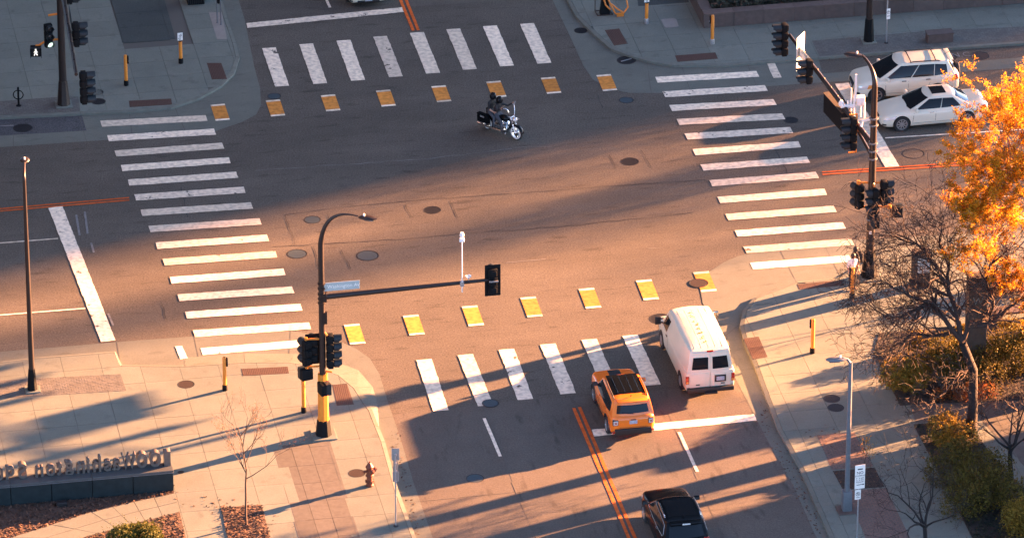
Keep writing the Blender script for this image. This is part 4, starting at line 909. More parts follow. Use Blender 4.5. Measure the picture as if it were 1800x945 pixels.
# ------------------------------------------------------------------ letter wall
c0 = at(306, 863, ZS); t = thing('letter_wall', 'dark panelled garden wall carrying large metal letters seen from behind', 'sign wall', c0, ANG_A)
Hw = hgt(306, 863, 826, ZS); Lw = 15.0
for i in range(11): k = MB(); k.bbox((-i * 1.56 - .78, .06, Hw / 2 - .05), (1.535, .12, Hw - .1), .006); k.build('panel', 'wall_dark', t)
k = MB(); k.box((-8.6, .34, Hw / 2 - .05), (17.1, .5, Hw - .14)); k.build('core', 'wall_dark', t); k = MB(); k.box((-8.58, .05, Hw - .085), (17.18, .14, .02)); k.build('metal_strip', 'steel_grey', t)
for i in range(6): k = MB(); k.bbox((-i * 3.12 - 1.56, .33, Hw - .02), (3.11, .72, .09), .012); k.build('coping', 'wall_top', t)
def letter(ch, px, wpx, h):
    cu = bpy.data.curves.new('letter', 'FONT'); cu.body = ch; cu.size = 1; cu.extrude = .14; cu.offset = .018; cu.resolution_u = 4; o = bpy.data.objects.new('letter', cu); link(o)
    dg = bpy.context.evaluated_depsgraph_get(); me = bpy.data.meshes.new_from_object(o.evaluated_get(dg)); bpy.data.objects.remove(o); bpy.data.curves.remove(cu)
    xs = [v.co.x for v in me.vertices]; ys = [v.co.y for v in me.vertices]; x0, x1 = min(xs), max(xs); base = 0 if ch in 'gq' else min(ys); sx = wpx / 45 / (x1 - x0); sy = h / .70
    for v in me.vertices: v.co = Vector(((v.co.x - (x0 + x1) / 2) * sx, (v.co.y - base) * sy, v.co.z))
    dy = .16 if ch in 'gq' else 0
    me.transform(Matrix.Translation((-(300 - px) / 45.2, .50, Hw + .03 + dy)) @ Matrix.Rotation(math.pi, 4, 'Z') @ Matrix.Rotation(math.pi / 2, 4, 'X')); me.materials.clear(); me.materials.append(M['letter_metal'])
    o = link(bpy.data.objects.new('letter', me)); o.parent = t
for ch_, px, wp, h in (('1', 292, 11, .60), ('0', 271, 20, .60), ('0', 248, 19, .60), ('W', 225, 25, .60), ('a', 203, 14, .58), ('s', 188, 12, .58), ('h', 170, 14, .62), ('i', 155, 5, .60), ('n', 142, 14, .58), ('g', 122, 15, .56), ('t', 105, 10, .60), ('o', 90, 16, .58), ('n', 70, 14, .58), ('S', 41, 15, .60), ('q', 20, 15, .56), ('u', 1, 13, .58), ('a', -17, 14, .58), ('r', -33, 10, .58), ('e', -48, 14, .58)): letter(ch_, px, wp, h)
k = MB(); k.bbox((-4.35, -.35, .1), (.4, .25, .2), .03); tag(k.build('flood_light', 'iron', None, loc=c0), 'small dark floodlight box in the mulch below the letter wall', 'light')
bpy.data.objects['flood_light'].rotation_euler = (0, 0, ANG_A)

# ------------------------------------------------------------------ piers and cabinet on the right
def pier(px, pyb, pyt, wd, dp, label, name='stone_pier', m='stone_pier'):
    b0 = at(px, pyb, ZS); t = thing(name, label, 'pillar', b0, ANG_A); H = hgt(px, pyb, pyt, ZS); k = MB(); k.bbox((0, dp / 2, .12), (wd + .1, dp + .1, .24), .02); k.build('plinth', m, t)
    n = 4; hh = (H - .24) / n
    for i in range(n): k = MB(); k.bbox((0, dp / 2, .24 + hh * (i + .5)), (wd, dp, hh - .008), .012); k.build('stone_block', m, t)
    return t, H
t, H = pier(1714, 668, 492, .74, .5, 'tall brown stone pier with carved W shape standing among the shrubs')
k = MB(); k.bbox((0, .25, H + .05), (.80, .56, .1), .02); k.build('cap', 'stone_pier', t)
k = MB(); zc = H * .80; pts = [(-.2, zc + .16), (-.1, zc - .16), (0, zc + .1), (.1, zc - .16), (.2, zc + .16)]; [k.path([(a[0], -.01, a[1]), (b_[0], -.01, b_[1])], .022, 5) for a, b_ in zip(pts, pts[1:])]; k.build('carving', 'concrete', t)
k = MB(); k.box((.385, .25, H / 2), (.03, .4, H)); k.build('painted_sun_edge', 'concrete', t)  # pale strip coloured as the sunlit edge of the pier
t, H = pier(1620, 505, 443, .72, .42, 'brown kiosk pillar with a pale blue panel behind the bare branches')
k = MB(); k.box((.06, -.006, H * .62), (.5, .02, H * .42)); k.build('panel', 'sign_blue', t)
for i, (px, py, h_, wd) in enumerate(((1872, 688, 4.4, .8), (1915, 770, 4.6, 1.0), (1985, 865, 4.4, .9), (2120, 905, 6.5, 1.4), (1930, 628, 3.2, .7))):
    pt = py - h_ * 45 * math.cos(TILT); pier(px, py, pt, wd, .6, ['first', 'second', 'third', 'fourth', 'fifth'][i] + ' unseen brown pier added beyond the frame edge to cast a shade band')  # unseen piers added to lay shade bands across the road
b0 = at(1785, 560, ZS); t = thing('dark_bench', 'dark flat bench among the reddish shrubs', 'bench', b0, ANG_A); k = MB(); k.bbox((0, 0, .42), (2.4, .6, .1), .02); k.build('seat', 'stone_dark', t); k = MB(); k.bbox((-.9, 0, .18), (.2, .5, .36), .02); k.bbox((.9, 0, .18), (.2, .5, .36), .02); k.build('support', 'stone_dark', t)
# ================================================================== VEHICLES
def interp(tab, x):
    """smooth (monotone-ish) interpolation of rows (x, a, b, c ...) sorted by falling x"""
    t = sorted(tab); xs = [r[0] for r in t]
    if x <= xs[0]: return t[0][1:]
    if x >= xs[-1]: return t[-1][1:]
    for i in range(len(t) - 1):
        if xs[i] <= x <= xs[i + 1]:
            p = t[max(i - 1, 0)]; a = t[i]; b = t[i + 1]; n = t[min(i + 2, len(t) - 1)]; h = b[0] - a[0]; s = (x - a[0]) / h; out = []
            for k in range(1, len(a)):
                d = (b[k] - a[k]) / h
                m0 = (b[k] - p[k]) / (b[0] - p[0]) if i > 0 else d; m1 = (n[k] - a[k]) / (n[0] - a[0]) if i + 2 < len(t) else d
                pd = (a[k] - p[k]) / (a[0] - p[0]) if i > 0 else d; nd = (n[k] - b[k]) / (n[0] - b[0]) if i + 2 < len(t) else d
                if pd * d <= 0: m0 = 0
                if nd * d <= 0: m1 = 0
                m0 = max(-3 * abs(d), min(3 * abs(d), m0)); m1 = max(-3 * abs(d), min(3 * abs(d), m1))
                s2, s3 = s * s, s * s * s; out.append((2 * s3 - 3 * s2 + 1) * a[k] + (s3 - 2 * s2 + s) * h * m0 + (-2 * s3 + 3 * s2) * b[k] + (s3 - s2) * h * m1)
            return tuple(out)
PROF = [(.78, 0), (.91, .035), (.965, .12), (.99, .26), (1.0, .42), (.997, .58), (.985, .74), (.955, .86), (.905, .94), (.82, .985), (.62, 1.0)]
class Car:
    """body lofted along its length; patches (doors, lamps, glass) lie on its surface. x forward, y left"""
    def __init__(s, name, label, cat, loc, rz, st, gh, paint, wheels, prof=PROF, group=None):
        s.t = thing(name, label, cat, loc, rz, group); s.st = st; s.gh = gh; s.prof = prof; s.paint = paint
        xs = sorted({r[0] for r in st}); X = []
        for a, b in zip(xs, xs[1:]):
            n = max(1, round((b - a) / .09)); X += [a + (b - a) * i / n for i in range(n)]
        X.append(xs[-1]); mb = MB(); rings = []; vs = []
        for x in X:
            hw, zb, zt, cr = interp(st, x); h = zt - zb; pts = [(0, zb)] + [(f * hw, zb + z * h) for f, z in prof] + [(.3 * hw, zt + cr * .8), (0, zt + cr)]
            ring = [(x, y, z) for y, z in pts] + [(x, -y, z) for y, z in pts[-2:0:-1]]; vs += ring; n = len(ring)
        fs = []
        for i in range(len(X) - 1):
            for j in range(n): k = (j + 1) % n; fs.append((i * n + j, (i + 1) * n + j, (i + 1) * n + k, i * n + k))
        fs.append(tuple(range(n))); fs.append(tuple(reversed(range((len(X) - 1) * n, len(X) * n)))); mb.add(vs, fs)
        s.body = mb.build('body', [paint, 'trim_black'], s.t); fix_normals(s.body)
        cut = MB()
        for (wx, wr, wy) in wheels:
            for sd in (-1, 1): cut.lathe([(wr * 1.17, -.20), (wr * 1.17, .22)], 24, (wx, sd * (wy + .02), wr), align((0, 1, 0)))
        co = cut.build('cutter', 'trim_black'); co.parent = s.t
        bm_ = s.body.modifiers.new('arch', 'BOOLEAN'); bm_.operation = 'DIFFERENCE'; bm_.object = co; bm_.solver = 'EXACT'
        dg = bpy.context.evaluated_depsgraph_get(); me = bpy.data.meshes.new_from_object(s.body.evaluated_get(dg)); s.body.modifiers.clear(); s.body.data = me
        me.materials.clear(); me.materials.append(M[paint]); me.materials.append(M['trim_black'])
        for p in me.polygons:
            c = p.center; p.material_index = 0
            for (wx, wr, wy) in wheels:
                if math.hypot(c.x - wx, c.z - wr) < wr * 1.165 and abs(c.y) > wy - .3 and abs(p.normal.y) < .3 or (abs(abs(c.y) - (wy - .18)) < .02 and abs(p.normal.y) > .9 and math.hypot(c.x - wx, c.z - wr) < wr * 1.17): p.material_index = 1
        me.polygons.foreach_set('use_smooth', [True] * len(me.polygons)); me.set_sharp_from_angle(angle=R(38))
        bpy.data.objects.remove(co)
        if gh: s.cabin()
    def side(s, x, f, sd, off=0):
        hw, zb, zt, cr = interp(s.st, x); pr = s.prof
        for i in range(len(pr) - 1):
            if pr[i][1] <= f <= pr[i + 1][1]: k = (f - pr[i][1]) / (pr[i + 1][1] - pr[i][1]); y = pr[i][0] + (pr[i + 1][0] - pr[i][0]) * k; break
        else: y = pr[-1][0]
        return Vector((x, sd * (y * hw + off), zb + f * (zt - zb)))
    def sidez(s, x, z, sd, off=0):
        hw, zb, zt, cr = interp(s.st, x); return s.side(x, max(.03, min(.98, (z - zb) / (zt - zb))), sd, off)
    def patch(s, name, q, sd, m, parent=None, off=.006, nu=8, nv=5):
        """q: four (x, z) corners, front-bottom, rear-bottom, rear-top, front-top"""
        def fn(u, v):
            a = Vector(q[0]).lerp(Vector(q[1]), u); b = Vector(q[3]).lerp(Vector(q[2]), u); p = a.lerp(b, v); return s.sidez(p.x, p.y, sd, off)
        mb = MB(); mb.grid(fn, nu, nv, sd < 0); o = mb.build(name, m, parent or s.t, 60); skirt(o, (0, -sd * .02, 0))
        if name == 'door':
            e = .016; g_ = s.patch('door_gap', [(q[0][0] + e, q[0][1] - e), (q[1][0] - e, q[1][1] - e), (q[2][0] - e, q[2][1] + e), (q[3][0] + e, q[3][1] + e)], sd, 'seam', o, .002)
        return o
    def top(s, x, y, off=0):
        hw, zb, zt, cr = interp(s.st, x); f = abs(y) / hw; return Vector((x, y, zt + cr * (1 - min(1, f / .62) ** 2) * .95 + off - (max(0, f - .62) ** 2) * .35))
    # greenhouse
    def G(s, u, v, sd, off=0.0):
        g = s.gh; z = g['z0'] + (g['z1'] - g['z0']) * v; xf = g['xf0'] + (g['xf1'] - g['xf0']) * v ** g.get('pf', 1.0) - g['bf']; xr = g['xr0'] + (g['xr1'] - g['xr0']) * v ** g.get('pr', 1.0) + g['br']
        hw = g['w0'] + (g['w1'] - g['w0']) * v ** 1.25; x = xr + (xf - xr) * u; y = hw * (1 - .035 * (2 * u - 1) ** 2 - .035 * max(0, (abs(2 * u - 1) - .8) / .2) ** 2)
        return Vector((x, sd * (y + off), z + off * .25))
    def GF(s, t, v, front=True, off=0.0):
        e = s.G(1 if front else 0, v, 1); b = s.gh['bf'] if front else s.gh['br']; k = 1 if front else -1
        return Vector((e.x + k * (b * (1 - t * t) + off), t * e.y, e.z + off * .5))
    def cabin(s):
        vs = []; NV = 7; n = None
        levels = [i / NV * .94 for i in range(NV + 1)]
        def ring(v):
            r = [s.GF(-1 + 2 * i / 10, v) for i in range(10)] + [s.G(1 - i / 14, v, 1) for i in range(14)] + [s.GF(1 - 2 * i / 10, v, False) for i in range(10)] + [s.G(i / 14, v, -1) for i in range(14)]
            return r
        rings = [ring(v) for v in levels]; tp = ring(1.0); cx = sum((p for p in tp), Vector()) / len(tp); z1 = s.gh['z1']; cr = s.gh.get('crown', .05)
        for k, dz in ((.985, .0), (.955, .012), (.85, .45), (.6, .8), (.3, .96)):
            zz = z1 + (dz if dz < .1 else cr * dz); rings.append([Vector((cx.x + (p.x - cx.x) * k, p.y * k, zz)) for p in tp])
        n = len(rings[0]); vs = [p for r in rings for p in r]; fs = []
        for i in range(len(rings) - 1):
            for j in range(n): k = (j + 1) % n; fs.append((i * n + j, i * n + k, (i + 1) * n + k, (i + 1) * n + j))
        fs.append(tuple(range((len(rings) - 1) * n, len(rings) * n)))
        mb = MB(); mb.add(vs, fs); s.cab = mb.build('roof', s.paint, s.t); fix_normals(s.cab); s.cab.data.polygons.foreach_set('use_smooth', [True] * len(s.cab.data.polygons)); s.cab.data.set_sharp_from_angle(angle=R(40)); s.rtop = (cx, tp, z1, cr)
    def roofz(s, x, y):
        cx, tp, z1, cr = s.rtop; hx = max(abs(p.x - cx.x) for p in tp); hy = max(abs(p.y) for p in tp); k = max(abs((x - cx.x) / hx), abs(y / hy)); T = ((0, .97 * cr), (.3, .96 * cr), (.6, .8 * cr), (.85, .45 * cr), (.955, .012), (1, 0)); k = min(k, .999)
        for (k0, a), (k1, b) in zip(T, T[1:]):
            if k0 <= k <= k1: return z1 + a + (b - a) * (k - k0) / (k1 - k0)
    def pane(s, name, q, sd, m='glass_dark', off=.008, parent=None):
        """q: (u, v) corners rear-bottom, front-bottom, front-top, rear-top on the cabin side"""
        def fn(u, v): p = Vector(q[0]).lerp(Vector(q[1]), u).lerp(Vector(q[3]).lerp(Vector(q[2]), u), v); return s.G(p.x, p.y, sd, off)
        mb = MB(); mb.grid(fn, 8, 5, sd > 0); o = mb.build(name, m, parent or s.t, 60); skirt(o, (0, -sd * .02, 0)); return o
    def screen(s, name, t0, t1, v0, v1, front=True, m='glass_dark', off=.008, tw=0.0, parent=None, rake=0.0):
        def fn(u, v):
            vv = v0 + (v1 - v0) * v; tt = t0 + (t1 - t0) * u; tt *= 1 - tw * v; return s.GF(tt, vv, front, off)
        mb = MB(); mb.grid(fn, 12, 6, not front); o = mb.build(name, m, parent or s.t, 60); skirt(o, (-.02 if front else .02, 0, 0)); return o
    def wheel(s, x, y, r, wd=.21, spokes=5, rim='rim', rf=.66):
        sd = 1 if y > 0 else -1; mb = MB(); Rm = align((0, sd, 0))
        mb.lathe([(r * rf, -wd / 2), (r * .93, -wd / 2), (r, -wd * .32), (r, wd * .32), (r * .93, wd / 2), (r * rf, wd / 2), (r * rf, wd * .3)], 28, (0, 0, 0), Rm, capt=False); tw = mb.build('wheel', 'rubber', s.t, 35, loc=(x, y, r))
        k = MB(); k.lathe([(r * rf * .99, wd * .46), (r * rf * .99, wd * .5), (r * rf * .86, wd * .5), (r * rf * .82, wd * .3)], 28, (0, 0, 0), Rm, capt=False, capb=False)
        for i in range(spokes):
            a = 2 * math.pi * i / spokes + .3; d = Vector((math.cos(a), math.sin(a), 0)); c = Rm @ (d * r * rf * .46 + Vector((0, 0, wd * .42))); k.box(c, (r * rf * .86, r * .15, .03), Rm @ Matrix.Rotation(a, 3, 'Z'))
        k.lathe([(r * .15, wd * .3), (r * .15, wd * .48), (r * .08, wd * .52)], 12, (0, 0, 0), Rm); ro = k.build('rim', rim, tw, 40)
        d_ = MB(); d_.lathe([(r * rf * .97, wd * .2), (r * rf * .97, wd * .22)], 24, (0, 0, 0), Rm); d_.build('brake_disc', 'trim_black', tw)
        return tw
    def mirror(s, x, z, y, sd, m):
        k = MB(); k.bbox((x, sd * (y + .10), z), (.14, .22, .15), .04); o = k.build('mirror', m, s.t, 50); k = MB(); k.box((x - .072, sd * (y + .10), z), (.006, .17, .11)); k.build('mirror_glass', 'glass_light', o); k = MB(); k.path([(x + .02, sd * (y - .08), z - .06), (x, sd * (y + .05), z - .03)], .03, 6); k.build('mirror_arm', 'trim_black', o)
    def handle(s, x, z, sd, m, parent): k = MB(); p = s.sidez(x, z, sd, .02); k.bbox(p, (.2, .035, .035), .012); k.build('handle', m, parent, 50)
    def box_part(s, name, c, size, m, b=.015, parent=None): k = MB(); k.bbox(c, size, min(b, min(size) * .45)); return k.build(name, m, parent or s.t, 50)
def skirt(o, d):
    """turn an open sheet into a thin solid pane"""
    bm = bmesh.new(); bm.from_mesh(o.data); r = bmesh.ops.extrude_face_region(bm, geom=bm.faces[:]); bmesh.ops.translate(bm, vec=Vector(d), verts=[v for v in r['geom'] if isinstance(v, bmesh.types.BMVert)])
    bmesh.ops.recalc_face_normals(bm, faces=bm.faces[:]); bm.to_mesh(o.data); bm.free(); o.data.polygons.foreach_set('use_smooth', [True] * len(o.data.polygons)); o.data.set_sharp_from_angle(angle=R(40))
def place(px, py, dx, dy, rz, z=0.0):
    """world origin so that local ground point (dx, dy) falls on photo point (px, py)"""
    p = at(px, py, z); c, s_ = math.cos(rz), math.sin(rz); return Vector((p.x - (dx * c - dy * s_), p.y - (dx * s_ + dy * c), z))

# ------------------------------------------------------------------ white wagon (parked along the far kerb)
rz = math.pi + R(9.0)
W = Car('parked_wagon', 'white five door wagon with black roof bars and a spare wheel on the back', 'car', place(1541, 180, 1.36, .86, rz), rz,
  [(2.30, .58, .36, .64, .0), (2.26, .70, .30, .74, .01), (2.15, .80, .25, .86, .03), (1.95, .86, .23, .93, .05), (1.6, .89, .22, .99, .06), (1.15, .905, .21, 1.05, .03), (.6, .91, .21, 1.06, 0), (-.6, .91, .21, 1.09, 0), (-1.5, .905, .23, 1.11, 0), (-2.0, .88, .28, 1.12, 0), (-2.2, .83, .34, 1.10, 0), (-2.28, .74, .40, 1.02, 0)],
  dict(z0=1.03, z1=1.63, xf0=1.42, xf1=.42, xr0=-2.18, xr1=-1.86, bf=.16, br=.08, w0=.86, w1=.64, crown=.055), 'car_white', [(1.36, .345, .80), (-1.30, .345, .80)])
for sd in (1, -1):
    d = W.patch('door', [(.98, .42), (.0, .42), (.0, 1.02), (.98, 1.0)], sd, 'car_white'); W.handle(.18, .93, sd, 'trim_black', d)
    d = W.patch('door', [(-.015, .42), (-.80, .42), (-1.05, 1.05), (-.015, 1.02)], sd, 'car_white'); W.handle(-.88, .95, sd, 'trim_black', d)
    W.patch('side_molding', [(.95, .52), (-.78, .52), (-.80, .60), (.95, .60)], sd, 'car_white', off=.018)
    W.pane('window', [(.60, .07), (.93, .05), (.95, .86), (.60, .88)], sd); W.pane('window', [(.29, .08), (.585, .07), (.585, .88), (.29, .87)], sd); W.pane('window', [(.10, .16), (.28, .08), (.28, .87), (.06, .80)], sd)
    W.patch('headlight', [(2.20, .62), (1.66, .68), (1.60, .84), (2.14, .78)], sd, 'lamp_clear', off=.012); W.patch('indicator', [(1.80, .66), (1.60, .69), (1.56, .84), (1.74, .83)], sd, 'lamp_amber', off=.014)
    W.patch('tail_light', [(-1.98, .86), (-2.22, .84), (-2.20, 1.08), (-2.02, 1.04)], sd, 'lamp_red', off=.012)
    W.patch('fog_lamp', [(2.24, .38), (2.10, .38), (2.10, .50), (2.24, .50)], sd, 'trim_black', off=.012)
    W.mirror(.92, 1.08, .90, sd, 'car_white')
    for x in (1.36, -1.30): W.wheel(x, sd * .80, .345)
    k = MB(); k.path([W.G(.16 + .066 * i, 1.0, sd) + Vector((0, -sd * .05, .05 if 0 < i < 10 else .0)) for i in range(11)], .024, 6); k.build('roof_rail', 'trim_black', W.t, 50)
for x in (-.15, -1.25): k = MB(); k.path([(x, y, W.roofz(x, y) + .05) for y in [-.6 + .12 * i for i in range(11)]], .026, 6); k.build('roof_bar', 'trim_black', W.t, 50)
W.screen('windshield', -.93, .93, .06, .90, tw=.02); W.screen('rear_window', -.85, .85, .15, .8, False)
W.box_part('grille', (2.30, 0, .68), (.06, .74, .17), 'trim_black'); W.box_part('lower_grille', (2.30, 0, .44), (.05, .9, .13), 'trim_black'); W.box_part('plate', (2.33, 0, .52), (.02, .32, .12), 'plate')
k = MB(); k.lathe([(.33, 0), (.36, .03), (.36, .15), (.30, .2), (.1, .21)], 24, (-2.24, -.08, .86), align((-1, 0, 0))); k.build('spare_wheel_cover', 'rubber', W.t, 40); k = MB(); k.path([(-1.7, .1, 1.70), (-1.95, .1, 1.84)], .008, 5); k.build('antenna', 'trim_black', W.t)
k = MB(); k.bbox((-1.93, 0, 1.655), (.22, 1.15, .04), .018); k.build('spoiler', 'car_white', W.t, 50)

# ------------------------------------------------------------------ white sedan
SEDAN_ST = [(2.37, .55, .34, .55, 0), (2.33, .68, .28, .62, .01), (2.2, .79, .22, .70, .03), (2.0, .85, .20, .76, .05), (1.6, .875, .18, .84, .07), (1.05, .885, .18, .93, .05), (.4, .885, .18, .95, 0), (-.8, .885, .18, .97, 0), (-1.5, .875, .20, .99, .02), (-2.0, .84, .25, 1.0, .03), (-2.25, .77, .32, .96, .02), (-2.36, .66, .38, .86, 0)]
SEDAN_GH = dict(z0=.90, z1=1.37, xf0=1.28, xf1=.32, xr0=-1.75, xr1=-.95, bf=.16, br=.12, w0=.83, w1=.60, crown=.06, pr=1.0)
def sedan(name, label, loc, rz, paint):
    C = Car(name, label, 'car', loc, rz, SEDAN_ST, SEDAN_GH, paint, [(1.47, .335, .775), (-1.38, .335, .775)])
    for sd in (1, -1):
        d = C.patch('door', [(1.0, .36), (.02, .36), (-.02, .92), (.92, .90)], sd, paint); C.handle(.16, .80, sd, 'chrome', d)
        d = C.patch('door', [(.0, .36), (-.85, .36), (-1.05, .94), (-.035, .92)], sd, paint); C.handle(-.82, .82, sd, 'chrome', d)
        C.pane('window', [(.52, .09), (.92, .07), (.95, .86), (.50, .88)], sd); C.pane('window', [(.16, .14), (.505, .09), (.485, .88), (.12, .84)], sd)
        C.patch('headlight', [(2.27, .50), (1.78, .58), (1.70, .72), (2.14, .64)], sd, 'lamp_clear', off=.012); C.patch('fog_lamp', [(2.30, .30), (2.14, .30), (2.14, .37), (2.30, .37)], sd, 'trim_black', off=.012)
        C.patch('tail_light', [(-1.95, .76), (-2.28, .74), (-2.26, .90), (-2.0, .90)], sd, 'lamp_red', off=.012); C.mirror(.86, .97, .86, sd, paint)
        for x in (1.47, -1.38): C.wheel(x, sd * .79, .335, .22, 9, rf=.74)
    C.screen('windshield', -.92, .92, .08, .92, tw=.02); C.screen('rear_window', -.9, .9, .10, .9, False)
    C.box_part('grille', (2.35, 0, .54), (.07, .70, .15), 'trim_black'); C.box_part('lower_grille', (2.36, 0, .33), (.06, 1.0, .10), 'trim_black'); C.box_part('plate', (2.40, 0, .40), (.02, .32, .11), 'plate')
    cx = C.rtop[0].x; mb = MB(); mb.grid(lambda u, v: Vector((cx + .38 - u * .62, -.36 + .72 * v, C.roofz(cx + .38 - u * .62, -.36 + .72 * v) + .008)), 6, 6); o = mb.build('sunroof', 'glass_dark', C.t); skirt(o, (0, 0, -.02))
    return C
rz = math.pi + R(11.0)
SE = sedan('parked_sedan', 'white four door sedan with a dark sunroof, half behind the orange tree', place(1585, 231, 1.47, .86, rz), rz, 'car_white')
rz = ANG_B + math.pi
sedan('sedan', 'pale sedan waiting at the far stop line, only its nose in view', place(648, 14, 2.37, 0, rz), rz, 'car_white')

# ------------------------------------------------------------------ white van
rz = ANG_B + R(.6)
VPROF = [(.80, 0), (.93, .03), (.975, .10), (.99, .22), (1.0, .40), (1.0, .60), (.998, .8), (.99, .92), (.97, .96), (.9, .99), (.6, 1.0)]
V = Car('panel_van', 'white panel van with rust spots along its ribbed roof', 'van', place(1248, 699, -2.72, 0, rz), rz,
  [(2.74, .74, .42, .74, 0), (2.70, .84, .36, .90, .02), (2.55, .92, .32, 1.02, .05), (2.2, .965, .30, 1.10, .05), (1.75, .985, .28, 1.16, .02), (1.2, .995, .28, 1.20, 0), (0, 1.0, .28, 1.20, 0), (-2.2, 1.0, .30, 1.20, 0), (-2.62, .985, .33, 1.20, 0), (-2.70, .955, .36, 1.19, 0)],
  dict(z0=1.12, z1=2.02, xf0=2.02, xf1=1.32, xr0=-2.70, xr1=-2.58, bf=.16, br=.05, w0=.985, w1=.83, crown=.07, pr=1.6), 'van_white', [(1.75, .37, .86), (-1.75, .37, .86)], prof=VPROF)
for sd in (1, -1):
    d = V.patch('door', [(1.75 - .42, .48), (.62, .48), (.62, 1.16), (1.45, 1.16)], sd, 'van_white'); V.handle(.76, 1.08, sd, 'trim_black', d)
    V.pane('window', [(.79, .06), (.955, .05), (.965, .70), (.80, .74)], sd)
    V.patch('bumper_strip', [(2.66, .40), (2.2, .40), (2.2, .56), (2.66, .56)], sd, 'trim_black', off=.012); V.patch('headlight', [(2.68, .72), (2.5, .74), (2.5, .90), (2.64, .88)], sd, 'lamp_clear', off=.01)
    k = MB(); k.bbox((1.62, sd * 1.17, 1.34), (.10, .24, .34), .035); o = k.build('mirror', 'trim_black' if sd > 0 else 'chrome', V.t, 50); k = MB(); k.path([(1.60, sd * .95, 1.22), (1.62, sd * 1.08, 1.26)], .03, 6); k.path([(1.60, sd * .94, 1.42), (1.62, sd * 1.08, 1.4)], .03, 6); k.build('mirror_arm', 'trim_black', o)
    for x in (1.75, -1.75): V.wheel(x, sd * .885, .37, .24, 8, 'steel', .58)
V.screen('windshield', -.93, .93, .06, .72, tw=.02)
cx = V.rtop[0].x
for y in (-.62, -.34, -.06, .22, .5):
    y2 = y + .06; k = MB(); k.path([(x, y2, V.roofz(x, y2) - .004) for x in [-2.35 + .3 * i for i in range(12)]], .008, 5); k.build('roof_rib', 'van_white', V.t, 50)
rr = random.Random(5)
for x in [-1.9, -1.55, -1.2, -1.12, -.85, -.5, -.42, -.1, .25, .33, .6]:
    n = rr.randint(2, 4)
    for _ in range(n):
        s_ = rr.uniform(.02, .065); xx = x + rr.uniform(-.1, .1); yy = .06 + rr.uniform(-.07, .07); p = [(xx + math.cos(a) * s_ * rr.uniform(.5, 1.2), yy + math.sin(a) * s_ * rr.uniform(.4, .9)) for a in [i * .9 for i in range(7)]]
        k = MB(); k.add([(a, b, V.roofz(a, b) + .012) for a, b in p], [tuple(range(7))]); k.build('rust_spot', 'rust', V.t)
X = -2.715
for sd in (1, -1):
    dm = MB(); dm.grid(lambda u, v: (V.GF(sd * (.015 + .83 * u), v * .93, False, .014) if v > 0 else Vector((X - .004, sd * (.012 + .80 * u), 1.12))), 6, 8, sd < 0); d = dm.build('rear_door', 'van_white', V.t, 50)
    V.screen('rear_window', sd * .10, sd * .82, .17, .72, False, off=.026, parent=d)
    k = MB(); k.bbox((X - .002, sd * .42, .82), (.03, .80, .60), .012); lo = k.build('door_lower', 'van_white', d, 50)
    k = MB(); k.bbox((X - .03, sd * .50, .64), (.03, .16, .04), .01); k.build('handle', 'trim_black', d)
    k = MB(); k.bbox((X + .035, sd * .915, .86), (.10, .13, .34), .02); tl = k.build('tail_light', 'lamp_red', V.t, 50); k = MB(); k.bbox((X + .03, sd * .915, .76), (.11, .12, .09), .02); k.build('indicator', 'lamp_amber', tl, 50)
V.box_part('plate_frame', (X - .03, -.40, .86), (.03, .46, .30), 'trim_black'); V.box_part('plate', (X - .048, -.40, .86), (.015, .32, .17), 'plate'); V.box_part('brake_light', (-2.60, 0, 2.02), (.06, .26, .07), 'lamp_red')
V.box_part('rear_bumper', (-2.78, 0, .44), (.2, 1.86, .18), 'trim_black', .03); V.box_part('front_bumper', (2.78, 0, .50), (.14, 1.8, .2), 'chrome', .04); V.box_part('grille', (2.76, 0, .80), (.05, 1.1, .22), 'trim_black'); V.box_part('tow_hitch', (-2.86, 0, .34), (.22, .5, .08), 'trim_black')

# ------------------------------------------------------------------ orange SUV
rz = ANG_B + R(.3)
O = Car('compact_suv', 'bright orange boxy compact suv with a black roof', 'car', place(1113, 774, -2.10, 0, rz), rz,
  [(2.10, .68, .34, .80, 0), (2.05, .78, .28, .94, .01), (1.9, .86, .24, 1.0, .03), (1.5, .895, .22, 1.04, .04), (1.0, .90, .22, 1.06, .02), (0, .90, .22, 1.06, 0), (-1.2, .90, .22, 1.08, 0), (-1.75, .89, .26, 1.09, 0), (-1.92, .875, .31, 1.09, 0), (-2.02, .83, .36, 1.06, 0), (-2.08, .76, .40, 1.0, 0), (-2.11, .66, .46, .92, 0)],
  dict(z0=1.02, z1=1.61, xf0=1.05, xf1=.42, xr0=-2.04, xr1=-1.80, bf=.14, br=.09, w0=.88, w1=.74, crown=.06), 'car_orange', [(1.28, .35, .79), (-1.28, .35, .79)])
